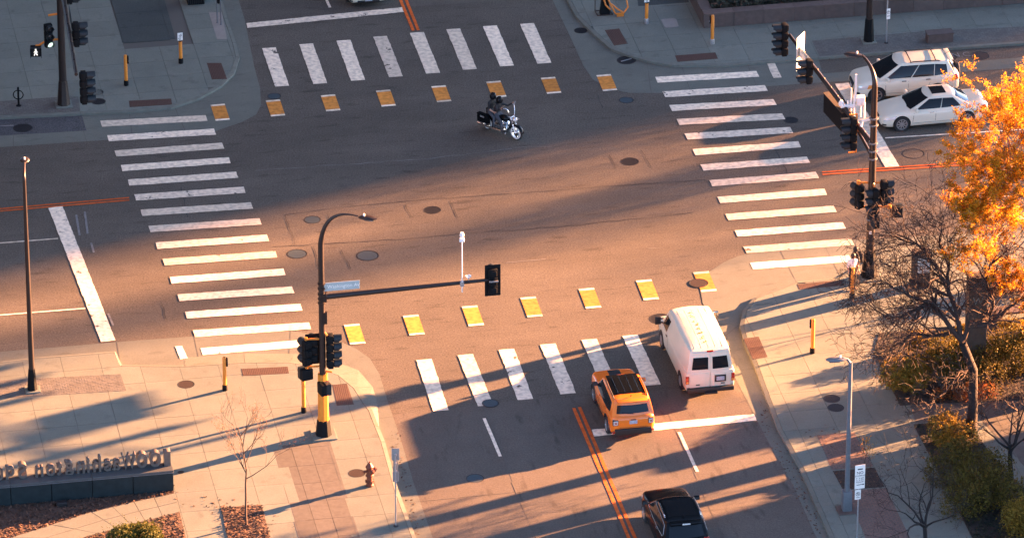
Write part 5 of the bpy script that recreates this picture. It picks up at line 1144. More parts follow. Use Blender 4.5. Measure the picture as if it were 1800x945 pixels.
for sd in (1, -1):
    d = O.patch('door', [(.88, .40), (-.05, .40), (-.05, 1.0), (.80, 1.0)], sd, 'car_orange'); O.handle(.1, .92, sd, 'car_orange', d); d = O.patch('door', [(-.065, .40), (-.80, .40), (-1.0, 1.02), (-.065, 1.0)], sd, 'car_orange'); O.handle(-.85, .93, sd, 'car_orange', d)
    O.pane('window', [(.58, .06), (.95, .05), (.96, .88), (.57, .90)], sd); O.pane('window', [(.26, .07), (.57, .06), (.56, .90), (.24, .88)], sd); O.pane('window', [(.09, .22), (.25, .09), (.23, .88), (.07, .80)], sd)
    O.patch('sill_cladding', [(1.7, .24), (-1.7, .26), (-1.7, .38), (1.7, .36)], sd, 'trim_black', off=.02)
    for x in (1.28, -1.28):
        k = MB(); k.path([(x + math.cos(a) * .43, sd * (.90 if abs(a - 1.57) < 1.2 else .885), .35 + math.sin(a) * .43) for a in [.05 + i * .253 for i in range(13)]], .03, 6); k.build('wheel_arch', 'trim_black', O.t, 50); O.wheel(x, sd * .80, .35, .22, 5)
    O.mirror(.72, 1.12, .86, sd, 'car_orange' if sd < 0 else 'trim_black'); k = MB(); k.path([O.G(.08 + .08 * i, 1.0, sd) + Vector((0, -sd * .06, .05 if 0 < i < 10 else .0)) for i in range(11)], .024, 6); k.build('roof_rail', 'trim_black', O.t, 50)
    k = MB(); k.bbox((-2.06, sd * .70, .84), (.13, .23, .24), .035); tl = k.build('tail_light', 'trim_black', O.t, 50); k = MB(); k.bbox((-2.08, sd * .70, .84), (.115, .185, .195), .03); k.build('lamp', 'lamp_clear', tl, 50); k = MB(); k.box((-2.142, sd * .70, .84), (.006, .15, .025), Matrix.Rotation(.8, 3, 'X')); k.box((-2.142, sd * .70, .84), (.006, .15, .025), Matrix.Rotation(-.8, 3, 'X')); k.build('lamp_cross', 'lamp_red', tl)
    k = MB(); k.bbox((-2.10, sd * .70, .44), (.1, .24, .08), .02); k.build('reflector', 'lamp_red', O.t)
O.screen('windshield', -.92, .92, .06, .90, tw=.02); O.screen('rear_window', -.80, .80, .22, .72, False, off=.02)
tp = O.rtop; cx = tp[0].x; hx = max(p.x for p in tp[1]) - cx
mb = MB(); mb.grid(lambda u, v: Vector((cx + hx * (.93 - 1.45 * u), (-.64 + 1.28 * v) * (1 - .05 * (1 - u)), O.roofz(cx + hx * (.93 - 1.45 * u), -.64 + 1.28 * v) + .012)), 10, 10); o = mb.build('black_roof', 'car_black', O.t); skirt(o, (0, 0, -.03))
for i in range(4): y = -.42 + .28 * i; k = MB(); k.path([(x, y, O.roofz(x, y) + .010) for x in [cx + hx * (.85 - .14 * q) for q in range(10)]], .006, 5); k.build('roof_rib', 'car_black', O.t)
mb = MB(); mb.grid(lambda u, v: O.top(1.85 - .75 * u, -.24 + .48 * v, .006), 6, 6); o = mb.build('hood_decal', 'trim_black', O.t); skirt(o, (0, 0, -.012))
k = MB(); k.path([(-1.55, 0, 1.66), (-1.62, 0, 1.75)], .02, 6); k.build('antenna', 'trim_black', O.t)
k = MB(); k.bbox((-1.86, 0, 1.635), (.24, 1.2, .05), .02); k.build('spoiler', 'car_orange', O.t, 50)
O.box_part('rear_bumper', (-2.09, 0, .44), (.16, 1.46, .28), 'trim_black', .04); O.box_part('plate', (-2.115, 0, .83), (.03, .31, .15), 'plate'); O.box_part('plate_light', (-2.11, 0, .94), (.04, .2, .03), 'trim_black'); O.box_part('tailgate_line', (-2.112, 0, .62), (.012, 1.1, .012), 'seam', .003)
k = MB(); k.path([(-2.06, -.02, 1.16), (-2.05, .42, 1.22)], .012, 5); k.build('wiper', 'trim_black', O.t)

# ------------------------------------------------------------------ black SUV
rz = ANG_B + R(.2)
K = Car('black_suv', 'glossy black suv with silver roof rails cut by the lower edge', 'car', place(1164, 891, 2.33, 0, rz), rz,
  [(2.33, .56, .36, .66, 0), (2.27, .72, .30, .80, .01), (2.1, .84, .25, .92, .03), (1.8, .90, .22, .99, .05), (1.4, .92, .21, 1.05, .04), (.9, .925, .21, 1.09, .01), (0, .925, .21, 1.10, 0), (-1.3, .925, .22, 1.13, 0), (-1.9, .90, .27, 1.14, 0), (-2.2, .85, .34, 1.10, 0), (-2.3, .76, .42, 1.0, 0)],
  dict(z0=1.04, z1=1.63, xf0=1.12, xf1=.25, xr0=-2.20, xr1=-1.80, bf=.16, br=.1, w0=.89, w1=.74, crown=.055), 'car_black', [(1.42, .36, .80), (-1.40, .36, .80)])
for sd in (1, -1):
    d = K.patch('door', [(.95, .42), (-.02, .42), (-.02, 1.04), (.85, 1.03)], sd, 'car_black'); K.handle(.15, .96, sd, 'chrome', d); d = K.patch('door', [(-.035, .42), (-.85, .42), (-1.05, 1.06), (-.035, 1.04)], sd, 'car_black'); K.handle(-.82, .97, sd, 'chrome', d)
    K.pane('window', [(.56, .07), (.94, .06), (.95, .86), (.55, .88)], sd); K.pane('window', [(.26, .09), (.55, .07), (.54, .88), (.24, .86)], sd); K.pane('window', [(.09, .2), (.25, .1), (.23, .84), (.08, .75)], sd)
    k = MB(); k.path([K.G(u, v, sd, .014) for u, v in ((.95, .03), (.7, .04), (.4, .04), (.10, .12), (.06, .3), (.06, .80), (.3, .91), (.5, .93), (.75, .92), (.965, .88), (.95, .05))], .011, 5); k.build('window_trim', 'steel', K.t)
    k = MB(); k.path([K.G(.20 + .07 * i, 1.0, sd) + Vector((0, -sd * .05, .045 if 0 < i < 10 else .0)) for i in range(11)], .026, 6); k.build('roof_rail', 'chrome', K.t, 50); K.mirror(.80, 1.16, .90, sd, 'car_black')
    K.patch('headlight', [(2.22, .66), (1.85, .74), (1.82, .86), (2.14, .80)], sd, 'lamp_clear', off=.012); k = MB(); k.bbox((-2.20, sd * .74, 1.0), (.16, .22, .26), .04); k.build('tail_light', 'lamp_red', K.t, 50)
    for x in (1.42, -1.40): K.wheel(x, sd * .815, .36, .22, 7)
K.screen('windshield', -.93, .93, .06, .90, tw=.02); K.screen('rear_window', -.84, .84, .18, .82, False, off=.012)
cx = K.rtop[0].x; mb = MB(); mb.grid(lambda u, v: Vector((cx + .72 - u * 1.3, -.55 + 1.10 * v, K.roofz(cx + .72 - u * 1.3, -.55 + 1.10 * v) + .008)), 8, 8); o = mb.build('sunroof', 'glass_dark', K.t); skirt(o, (0, 0, -.02))
k = MB(); k.bbox((-1.85, 0, 1.655), (.3, 1.2, .045), .02); sp_ = k.build('spoiler', 'car_black', K.t, 50); k = MB(); k.bbox((-2.005, 0, 1.66), (.03, .30, .05), .008); k.build('brake_light', 'lamp_clear', sp_); K.box_part('grille', (2.32, 0, .66), (.06, .8, .2), 'trim_black'); K.box_part('plate', (-2.32, 0, .84), (.02, .32, .16), 'plate'); k = MB(); k.bbox((-1.45, 0, K.roofz(-1.45, 0) + .04), (.1, .04, .06), .015); k.build('antenna', 'car_black', K.t)

# ================================================================== PEOPLE
def figure(name, label, cat, loc, rz, J, cols, hair='hair', helmet=False, extras=None):
    """J: joint positions. One continuous skinned body, coloured by region; hair or helmet is a child"""
    t = thing(name, label, cat, loc, rz)
    N = ['pelvis', 'waist', 'chest', 'neck', 'head', 'crown', 'shl', 'ell', 'wrl', 'hal', 'shr', 'elr', 'wrr', 'har', 'hil', 'knl', 'anl', 'tol', 'hir', 'knr', 'anr', 'tor']
    Rr = dict(pelvis=.15, waist=.135, chest=.155, neck=.058, head=.088, crown=.075, shl=.075, shr=.075, ell=.048, elr=.048, wrl=.032, wrr=.032, hal=.036, har=.036, hil=.10, hir=.10, knl=.062, knr=.062, anl=.042, anr=.042, tol=.036, tor=.036)
    E_ = [('pelvis', 'waist'), ('waist', 'chest'), ('chest', 'neck'), ('neck', 'head'), ('head', 'crown'), ('chest', 'shl'), ('shl', 'ell'), ('ell', 'wrl'), ('wrl', 'hal'), ('chest', 'shr'), ('shr', 'elr'), ('elr', 'wrr'), ('wrr', 'har'), ('pelvis', 'hil'), ('hil', 'knl'), ('knl', 'anl'), ('anl', 'tol'), ('pelvis', 'hir'), ('hir', 'knr'), ('knr', 'anr'), ('anr', 'tor')]
    me = bpy.data.meshes.new('body'); me.from_pydata([J[n] for n in N], [(N.index(a), N.index(b)) for a, b in E_], []); o = link(bpy.data.objects.new('body', me))
    sk = o.modifiers.new('skin', 'SKIN'); 
    if not me.skin_vertices: me.attributes  # the modifier adds the layer below
    bm = bmesh.new(); bm.from_mesh(me); ly = bm.verts.layers.skin.verify(); bm.verts.ensure_lookup_table()
    for i, n in enumerate(N):
        bm.verts[i][ly].radius = (Rr[n], Rr[n] * (.8 if n in ('pelvis', 'waist', 'chest') else 1)); bm.verts[i][ly].use_root = (n == 'pelvis')
    bm.to_mesh(me); bm.free(); sb = o.modifiers.new('sub', 'SUBSURF'); sb.levels = 1; sb.render_levels = 1
    dg = bpy.context.evaluated_depsgraph_get(); nm = bpy.data.meshes.new_from_object(o.evaluated_get(dg)); bpy.data.objects.remove(o)
    bm = bmesh.new(); bm.from_mesh(nm)
    # face and fingers grow from the same mesh
    fwd = Vector(J['face']).normalized(); hd = (Vector(J['head']) + Vector(J['crown'])) / 2; rt = fwd.cross(UP).normalized(); ex = MB()
    ex.lathe([(.02, 0), (.012, .02), (.004, .03)], 6, hd + fwd * .078 - UP * .01, align(fwd)); ex.lathe([(.022, 0), (.018, .008)], 8, hd + fwd * .074 - UP * .055, align(fwd))
    for s_ in (-1, 1): ex.lathe([(.028, 0), (.03, .012), (.015, .02)], 8, hd + rt * s_ * .08 - UP * .01, align(rt * s_))
    for wr, ha in (('wrl', 'hal'), ('wrr', 'har')):
        w0, h0 = Vector(J[wr]), Vector(J[ha]); d = (h0 - w0).normalized(); sd_ = d.orthogonal().normalized()
        for i in range(4): a = h0 + sd_ * (-.027 + .018 * i); L = (.062, .075, .07, .055)[i]; c = d.cross(sd_); ex.path([a, a + d * L * .55 + c * .008, a + d * L + c * .03], [.009, .0085, .007], 5)
        a = w0.lerp(h0, .5) + sd_ * -.03; ex.path([a, a - sd_ * .03 + d * .03, a - sd_ * .035 + d * .06], [.011, .010, .008], 5)
    em = bpy.data.meshes.new('x'); em.from_pydata(ex.v, [], ex.f); nb = len(bm.faces); bm.from_mesh(em); bm.to_mesh(nm); bm.free(); bpy.data.meshes.remove(em)
    keys = list(dict.fromkeys(cols.values()))
    nm.materials.clear(); [nm.materials.append(M[k]) for k in keys]
    seg = {'head': [('neck', 'head'), ('head', 'crown')], 'top': [('waist', 'chest'), ('chest', 'neck'), ('shl', 'ell'), ('shr', 'elr'), ('chest', 'shl'), ('chest', 'shr')], 'fore': [('ell', 'wrl'), ('elr', 'wrr')], 'hand': [('wrl', 'hal'), ('wrr', 'har')], 'leg': [('pelvis', 'waist'), ('pelvis', 'hil'), ('pelvis', 'hir'), ('hil', 'knl'), ('knl', 'anl'), ('hir', 'knr'), ('knr', 'anr')], 'shoe': [('anl', 'tol'), ('anr', 'tor')]}
    def dist(p, a, b): a, b = Vector(a), Vector(b); ab = b - a; k = max(0, min(1, (p - a).dot(ab) / ab.length_squared)); return (p - a - ab * k).length
    for p in nm.polygons:
        best = min(((dist(p.center, J[a], J[b]) - .5 * (Rr[a] + Rr[b]) * .5, g_) for g_, l in seg.items() for a, b in l)); p.material_index = keys.index(cols[best[1]]); p.use_smooth = True
    body = link(bpy.data.objects.new('body', nm)); body.parent = t
    k = MB()
    if helmet:
        k.lathe([(.02, .17), (.09, .15), (.135, .08), (.145, 0), (.14, -.06), (.125, -.10)], 16, hd + UP * .0); h = k.build('helmet', 'car_black', t, 60); v_ = MB(frame(hd, fwd)); v_.grid(lambda u, v: (.150 * math.cos((u - .5) * 2.0), .150 * math.sin((u - .5) * 2.0), -.05 + .09 * v), 8, 2); vo = v_.build('visor', 'glass_dark', h, 60)
    else:
        k.lathe([(.006, .135), (.055, .125), (.092, .075), (.103, .02), (.10, -.03), (.09, -.075)], 14, hd - fwd * .014); k.build('hair', hair, t, 60)
    return t, body
def standing(h=1.75, lean=0, step=.16, arm=.12):
    s = h / 1.75; J = dict(pelvis=(0, 0, .95), waist=(0, 0, 1.10), chest=(.01, 0, 1.33), neck=(.02, 0, 1.49), head=(.03, 0, 1.58), crown=(.03, 0, 1.68), shl=(0, .18, 1.41), shr=(0, -.18, 1.41), ell=(-.04, .25, 1.13), elr=(.02, -.25, 1.13), wrl=(.10, .24, .90), wrr=(.16, -.22, .92), hal=(.13, .23, .82), har=(.20, -.21, .85),
      hil=(0, .10, .90), hir=(0, -.10, .90), knl=(step * .5, .10, .50), knr=(-step * .2, -.10, .50), anl=(step * .4, .10, .09), anr=(-step, -.10, .10), tol=(step * .4 + .16, .11, .04), tor=(-step + .16, -.11, .04), face=(1, 0, 0))
    return {k: (tuple(c * s for c in v) if k != 'face' else v) for k, v in J.items()}
t, b = figure('person', 'dark haired person in a black top with a backpack standing behind the yellow post', 'person', at(1503, 502, ZS), R(200), standing(1.78), dict(head='skin', top='cloth_black', fore='skin', hand='skin', leg='cloth_jeans', shoe='cloth_black'))
k = MB(); k.bbox((-.20, 0, 1.28), (.17, .30, .44), .06); k.build('backpack', 'cloth_black', t, 60)
t, b = figure('person', 'shorter person in a white shirt standing closest to the yellow post', 'person', at(1498, 508, ZS), R(-70), standing(1.62, step=.08), dict(head='skin', top='cloth_white', fore='skin', hand='skin', leg='cloth_black', shoe='cloth_brown'))

# ------------------------------------------------------------------ motorcycle, two up
mz = R(-41); ml = place(908, 245, .80, 0, mz)
m = thing('motorcycle', 'black touring motorcycle with chrome fork, high handlebars and hard saddlebags', 'motorcycle', ml, mz)
def mwheel(x, r, wd):
    k = MB(); k.lathe([(r * .72, -wd * .42), (r * .92, -wd / 2), (r, -wd * .2), (r, wd * .2), (r * .92, wd / 2), (r * .72, wd * .42)], 28, (0, 0, 0), align((0, 1, 0)), False, False); w_ = k.build('wheel', 'rubber', m, 40, loc=(x, 0, r)); k = MB()
    k.lathe([(r * .86, wd * .49), (r * .86, wd * .52), (r * .66, wd * .5)], 24, (0, 0, 0), align((0, -1, 0)), False, False); k.build('whitewall', 'sign_white', w_); k = MB()
    k.lathe([(r * .72, -wd * .4), (r * .76, wd * .4)], 24, (0, 0, 0), align((0, 1, 0)), False, False)
    for i in range(10): a = i * math.pi / 5; k.path([(0, 0, 0), (math.cos(a) * r * .74, 0, math.sin(a) * r * .74)], .012, 4)
    k.lathe([(.07, -wd * .6), (.07, wd * .6)], 12, (0, 0, 0), align((0, 1, 0))); k.lathe([(.14, wd * .40), (.14, wd * .44)], 16, (0, 0, 0), align((0, -1, 0))); k.build('rim', 'chrome', w_, 40)
mwheel(.80, .325, .13); mwheel(-.80, .31, .15)
k = MB()
for sd in (-1, 1): k.path([(.80, sd * .10, .325), (.62, sd * .10, .78), (.55, sd * .10, .98)], [.032, .034, .034], 8)
k.build('fork', 'chrome', m, 50)
def fender(x, r, a0, a1, wd, name): 
    k = MB(); k.grid(lambda u, v: (x + math.cos(a0 + (a1 - a0) * u) * r * (1 - .06 * abs(2 * v - 1) ** 2), (v - .5) * wd, .32 + math.sin(a0 + (a1 - a0) * u) * r * (1 - .12 * abs(2 * v - 1) ** 2)), 12, 6); o = k.build(name, 'car_black', m, 60); skirt(o, (0, 0, -.012))
fender(.80, .375, R(10), R(165), .19, 'front_fender'); fender(-.80, .38, R(20), R(190), .24, 'rear_fender')
k = MB(); k.lathe([(.02, -.20), (.10, -.14), (.14, -.02), (.12, .02), (.02, .03)], 14, (.74, 0, .90), align((1, 0, 0))); hl = k.build('headlight', 'chrome', m, 50); k = MB(); k.lathe([(.11, .02), (.09, .045), (.01, .055)], 14, (.74, 0, .90), align((1, 0, 0))); k.build('lens', 'lamp_clear', hl, 50)
for sd in (-1, 1): k = MB(); k.lathe([(.01, -.08), (.055, -.03), (.06, .02), (.01, .03)], 10, (.74, sd * .22, .84), align((1, 0, 0))); k.build('passing_lamp', 'chrome', m, 50)
k = MB(); k.bbox((.62, 0, .80), (.14, .30, .22), .05); k.build('nacelle', 'chrome', m, 50)
k = MB()
k.path([(.54, .10, .98), (.54, .17, 1.04), (.50, .20, 1.34), (.42, .26, 1.42), (.22, .42, 1.40)], .017, 8); k.path([(.54, -.10, .98), (.54, -.17, 1.04), (.50, -.20, 1.34), (.42, -.26, 1.42), (.22, -.42, 1.40)], .017, 8); k.path([(.54, -.12, .98), (.54, .12, .98)], .02, 8); k.build('handlebar', 'chrome', m, 50)
for sd in (-1, 1):
    k = MB(); k.path([(.34, sd * .335, 1.415), (.20, sd * .435, 1.40)], .024, 8); k.build('grip', 'trim_black', m); k = MB(); k.path([(.38, sd * .30, 1.42), (.42, sd * .40, 1.55)], .008, 5); k.bbox((.42, sd * .42, 1.57), (.03, .12, .08), .012); k.build('mirror', 'chrome', m, 50)
k = MB(); k.grid(lambda u, v: (.10 + (u - .5) * .56, .15 * math.sin(math.pi * min(max(u, .04), .96)) ** .55 * math.cos(2 * math.pi * v), .80 + (.13 + .03 * u) * math.sin(math.pi * min(max(u, .04), .96)) ** .55 * math.sin(2 * math.pi * v)), 12, 14); k.build('fuel_tank', 'car_black', m, 60)
k = MB(); k.bbox((-.28, 0, .70), (.46, .34, .12), .05); k.bbox((-.62, 0, .78), (.34, .30, .12), .05); k.build('seat', 'trim_black', m, 50)
k = MB(); k.lathe([(.09, 0), (.10, .16), (.12, .2), (.12, .30), (.05, .34)], 12, (.10, 0, .40), align((.5, 0, .8))); k.lathe([(.09, 0), (.10, .16), (.12, .2), (.12, .30), (.05, .34)], 12, (.02, 0, .40), align((-.5, 0, .8))); k.bbox((.0, 0, .34), (.5, .28, .24), .06); k.lathe([(.13, 0), (.13, .05), (.08, .07)], 14, (.05, -.12, .52), align((0, -1, 0))); k.build('engine', 'chrome', m, 50)
for sd in (-1, 1):
    k = MB(); k.path([(.25, sd * .14, .36), (.1, sd * .2, .26), (-.5, sd * .24, .24), (-1.2, sd * .25, .27)], [.03, .04, .05, .05], 8); k.build('exhaust', 'chrome', m, 50)
    k = MB(); k.bbox((-.80, sd * .30, .60), (.62, .20, .34), .05); sb_ = k.build('saddlebag', 'car_black', m, 50); k = MB(); k.bbox((-.80, sd * .30, .79), (.64, .215, .05), .02); k.build('lid', 'car_black', sb_, 50); k = MB(); k.bbox((-.80, sd * .405, .72), (.22, .012, .07), .004); k.build('latch', 'steel', sb_)
    k = MB(); k.path([(.38, sd * .13, .70), (.46, sd * .28, .45), (.40, sd * .26, .22), (.30, sd * .13, .2)], .018, 6); k.build('crash_bar', 'chrome', m, 50); k = MB(); k.bbox((.32, sd * .32, .26), (.26, .1, .03), .012); k.build('footboard', 'chrome', m)
k = MB(); k.bbox((-1.18, 0, .58), (.06, .2, .09), .02); k.build('tail_light', 'lamp_red', m); k = MB(); k.path([(.30, 0, .30), (.48, 0, .60), (.55, 0, .95)], .035, 6); k.path([(.3, 0, .2), (-.6, 0, .3)], .03, 6); k.path([(-.1, 0, .66), (-.8, 0, .45)], .03, 6); k.build('frame', 'trim_black', m, 50)
RD = dict(pelvis=(-.28, 0, .84), waist=(-.30, 0, .99), chest=(-.24, 0, 1.22), neck=(-.20, 0, 1.40), head=(-.17, 0, 1.50), crown=(-.17, 0, 1.60), shl=(-.22, .19, 1.31), shr=(-.22, -.19, 1.31), ell=(.0, .34, 1.22), elr=(.0, -.34, 1.22), wrl=(.22, .40, 1.40), wrr=(.22, -.40, 1.40), hal=(.27, .385, 1.435), har=(.27, -.385, 1.435),
  hil=(-.24, .12, .80), hir=(-.24, -.12, .80), knl=(.16, .26, .72), knr=(.16, -.26, .72), anl=(.24, .32, .34), anr=(.24, -.32, .34), tol=(.42, .33, .31), tor=(.42, -.33, .31), face=(1, 0, 0))
PS = dict(pelvis=(-.66, 0, .92), waist=(-.67, 0, 1.06), chest=(-.60, 0, 1.30), neck=(-.56, 0, 1.47), head=(-.53, 0, 1.57), crown=(-.53, 0, 1.67), shl=(-.58, .19, 1.38), shr=(-.58, -.19, 1.38), ell=(-.52, .28, 1.12), elr=(-.52, -.28, 1.12), wrl=(-.32, .22, 1.02), wrr=(-.32, -.22, 1.02), hal=(-.24, .20, 1.02), har=(-.24, -.20, 1.02),
  hil=(-.62, .12, .88), hir=(-.62, -.12, .88), knl=(-.24, .27, .80), knr=(-.24, -.27, .80), anl=(-.22, .33, .42), anr=(-.22, -.33, .42), tol=(-.06, .34, .36), tor=(-.06, -.34, .36), face=(1, -.1, 0))
cols = dict(head='skin', top='cloth_black', fore='skin', hand='skin', leg='cloth_jeans', shoe='cloth_black')
figure('person', 'motorcycle rider in black with a black helmet holding the high handlebars', 'person', ml, mz, RD, dict(cols, fore='cloth_black'), helmet=True)
figure('person', 'motorcycle passenger in black with a black helmet sitting behind the rider', 'person', ml, mz, PS, cols, helmet=True)
# ================================================================== TREES, SHRUBS
def branchy(rng, p, d, L, r, depth, out, tips, wig=.25, split=3, ratio=.62, up=.1, spread=.9, minr=.006, seg=5):
    """grow one limb: a wiggling tapered polyline with side shoots"""
    pts = [Vector(p)]; rad = [r]; d = Vector(d).normalized(); q = Vector(p)
    for i in range(seg):
        d = (d + Vector((rng.gauss(0, wig), rng.gauss(0, wig), rng.gauss(0, wig) + up)) * .5).normalized(); q = q + d * (L / seg); pts.append(q.copy()); rad.append(max(minr * .6, r * (1 - .62 * (i + 1) / seg)))
    out.append((pts, rad, depth))
    if depth <= 0: tips.append((pts, d)); return
    tips.append((pts[-2:], d))
    for k in range(split):
        t = rng.uniform(.25, 1.0) if k else 1.0; i = min(seg - 1, int(t * seg)); b = pts[i].lerp(pts[i + 1], t * seg - i) if t < 1 else pts[-1]; ax = (pts[i + 1] - pts[i]).normalized()
        o = Vector((rng.gauss(0, 1), rng.gauss(0, 1), rng.gauss(0, 1))); o = (o - ax * o.dot(ax)).normalized(); nd = (ax + o * spread * rng.uniform(.6, 1.3)).normalized()
        branchy(rng, b, nd, L * ratio * rng.uniform(.7, 1.2), max(minr, rad[i + (t < 1)] * .72), depth - 1, out, tips, wig, split, ratio, up, spread, minr, max(3, seg - 1))
def limb_mesh(out, parent, m, lo=-1, name='branch', as_parts=None):
    mb = MB()
    for pts, rad, dp in out:
        n = 7 if rad[0] > .06 else 5 if rad[0] > .025 else 3
        if as_parts is not None and dp >= as_parts: b = MB(); b.path(pts, rad, n); b.build(name, m, parent, 60)
        else: mb.path(pts, rad, n, False)
    o = mb.build('twigs', m, parent, 60); o['kind'] = 'stuff'; return o
def leaf_quads(mb, rng, c, s, tilt=1.0):
    u = Vector((rng.gauss(0, 1), rng.gauss(0, 1), rng.gauss(0, tilt))).normalized(); v = u.cross(Vector((rng.gauss(0, 1), rng.gauss(0, 1), rng.gauss(0, 1)))).normalized(); k = s * rng.uniform(.6, 1.35)
    mb.add([c - u * k - v * k * .12, c - v * k * .5, c + u * k, c + v * k * .5], [(0, 1, 2, 3)])

# ------------------------------------------------------------------ the wide bare tree by the brown pier
rng = random.Random(21); b0 = at(1707, 766, ZS); L_ = local(b0)
t = thing('bare_tree', 'wide leafless tree with crooked dark limbs in front of the brown pier', 'tree', b0)
fork = L_(1692, 603, 4.05); tk = MB(); tk.path([(0, 0, -.1), L_(1710, 715, 1.25), L_(1711, 650, 2.75), fork], [.24, .19, .17, .16], 9); tk.build('trunk', 'bark', t, 50)
out, tips = [], []
def limb(pts, r0, r1, sub, subL, dep):
    P_ = []; rad = []
    pts = [Vector(p) for p in pts]; n = len(pts) - 1
    for i in range(n):
        for k in range(3):
            f = (i + k / 3) / n; P_.append(pts[i].lerp(pts[i + 1], k / 3) + Vector((rng.gauss(0, .05), rng.gauss(0, .05), rng.gauss(0, .04)))); rad.append(r0 + (r1 - r0) * f)
    P_.append(pts[-1]); rad.append(r1); out.append((P_, rad, 9))
    for k in range(int(sub * 2.4)):
        f = rng.uniform(.18, 1.0) if k > 2 else 1.0; i = min(len(P_) - 2, int(f * (len(P_) - 1))); ax = (P_[i + 1] - P_[i]).normalized(); o = Vector((rng.gauss(0, 1), rng.gauss(0, 1), rng.gauss(.25, .8))); o = (o - ax * o.dot(ax)).normalized()
        branchy(rng, P_[i + (f == 1.0)], ax + o * rng.uniform(.5, 1.3), subL * rng.uniform(.6, 1.2), max(.012, rad[i] * .55), dep, out, tips, .42, 3, .66, .04, .95, .0105, 4)
F0 = fork
limb([F0, L_(1660, 560, 5.1), L_(1633, 535, 5.5), L_(1590, 555, 5.2), L_(1560, 560, 4.7)], .11, .035, 15, 1.5, 3)
limb([L_(1668, 585, 4.3), L_(1640, 588, 4.2), L_(1600, 592, 3.9), L_(1560, 615, 3.2)], .085, .03, 10, 1.2, 3)
limb([F0, L_(1685, 560, 5.0), L_(1665, 505, 6.0), L_(1648, 475, 6.8), L_(1612, 430, 7.4), L_(1575, 415, 7.8)], .12, .03, 15, 1.4, 3)
limb([L_(1668, 505, 6.0), L_(1668, 470, 6.7), L_(1650, 430, 7.6), L_(1655, 392, 8.5)], .07, .022, 10, 1.3, 3)
limb([F0, L_(1700, 570, 4.8), L_(1742, 560, 4.6), L_(1746, 530, 5.3), L_(1732, 480, 6.2), L_(1770, 440, 6.9)], .10, .028, 13, 1.4, 3)
limb([L_(1722, 572, 4.7), L_(1760, 555, 5.0), L_(1800, 520, 5.6), L_(1845, 500, 6.1)], .085, .03, 11, 1.4, 3)
limb([L_(1648, 540, 5.4), L_(1600, 520, 6.0), L_(1560, 500, 6.3), L_(1535, 500, 6.3)], .06, .02, 10, 1.1, 3)
limb([L_(1709, 640, 3.0), L_(1690, 655, 2.9), L_(1660, 690, 2.4), L_(1640, 700, 2.3)], .06, .02, 6, 1.0, 3)
limb_mesh(out, t, 'bark_twig', as_parts=9)

# ------------------------------------------------------------------ two lower bare trees at the bottom right
def bare(name, label, px, py, top, seed, m='bark_red', fork_h=.3, lean=(0, 0), n=6, L=1.5, dep=4, r=.09, up=.12, spread=.9, wig=.4, group=None, split=3, ratio=.66):
    rng = random.Random(seed); b0 = at(px, py, ZS); t = thing(name, label, 'tree', b0); H = hgt(px, py, top, ZS); out, tips = [], []
    f = Vector((lean[0] * .5, lean[1] * .5, H * fork_h)); tk = MB(); tk.path([(0, 0, -.05), f * .5 + Vector((rng.gauss(0, .03), 0, 0)), f], [r, r * .85, r * .75], 8); tk.build('trunk', m, t, 50)
    for k in range(n):
        a = 2 * math.pi * k / n + rng.uniform(-.4, .4); d = Vector((math.cos(a) * .8 + lean[0], math.sin(a) * .8 + lean[1], rng.uniform(.5, 1.2))); branchy(rng, f * rng.uniform(.8, 1), d, L * rng.uniform(.8, 1.2), r * .5, dep, out, tips, wig, split, ratio, up, spread, .006, 5)
    limb_mesh(out, t, m, as_parts=dep); return t, tips, H
bare('bare_tree', 'low leafless tree spreading over the shaded pavement at the bottom edge', 1632, 985, 770, 5, 'bark', .28, (-.35, .25), 7, 1.75, 4, .10, .06)
bare('bare_tree', 'leafless tree with a bent trunk over the pink paving at the right edge', 1778, 848, 640, 9, 'bark', .32, (-.2, .2), 6, 1.7, 4, .11)
bare('bare_shrub', 'pinkish twiggy leafless shrub in front of the brown pier base', 1725, 735, 655, 14, 'bark_red', .1, (0, 0), 9, .95, 3, .03)
bare('bare_shrub', 'twiggy leafless shrub at the right edge behind the clipped hedge', 1790, 730, 650, 15, 'bark_red', .1, (0, 0), 9, .95, 3, .03)
bare('bare_shrub', 'thin leafless shrub sprawling at the lower end of the hedge', 1700, 890, 815, 16, 'bark_red', .1, (0, 0), 7, .9, 3, .025)

# ------------------------------------------------------------------ young trees
def young(label, px, py, top, seed, m, leaf=None, fork_h=.42, n=7, L=1.2, dep=3, r=.045, dens=1, up=.35, lsz=.04):
    rng = random.Random(seed); b0 = at(px, py, ZS); t = thing('young_tree', label, 'tree', b0); H = hgt(px, py, top, ZS); out, tips = [], []
    pts = [Vector((rng.gauss(0, .012) * i, rng.gauss(0, .012) * i, H * .82 * i / 7)) for i in range(8)]; tk = MB(); tk.path(pts, [r * (1 - .1 * i) for i in range(8)], 7); tk.build('trunk', m, t, 50)
    for k in range(n):
        f = fork_h + (.98 - fork_h) * k / n; i = int(f * 7); p = pts[i].lerp(pts[min(7, i + 1)], f * 7 - i); a = k * 2.4 + rng.uniform(-.4, .4); d = Vector((math.cos(a), math.sin(a), rng.uniform(.5, 1.0))); branchy(rng, p, d, L * (1.1 - .65 * (f - fork_h)) * rng.uniform(.8, 1.2), r * .45, dep, out, tips, .18, 3, .62, up, .6, .005, 5)
    limb_mesh(out, t, m)
    if leaf:
        mb = MB()
        for pts_, d in tips:
            for _ in range(dens): leaf_quads(mb, rng, pts_[-1] + Vector((rng.gauss(0, .05), rng.gauss(0, .05), rng.gauss(0, .05))), lsz)
        o = mb.build('buds', leaf, t); o['kind'] = 'stuff'
    return t
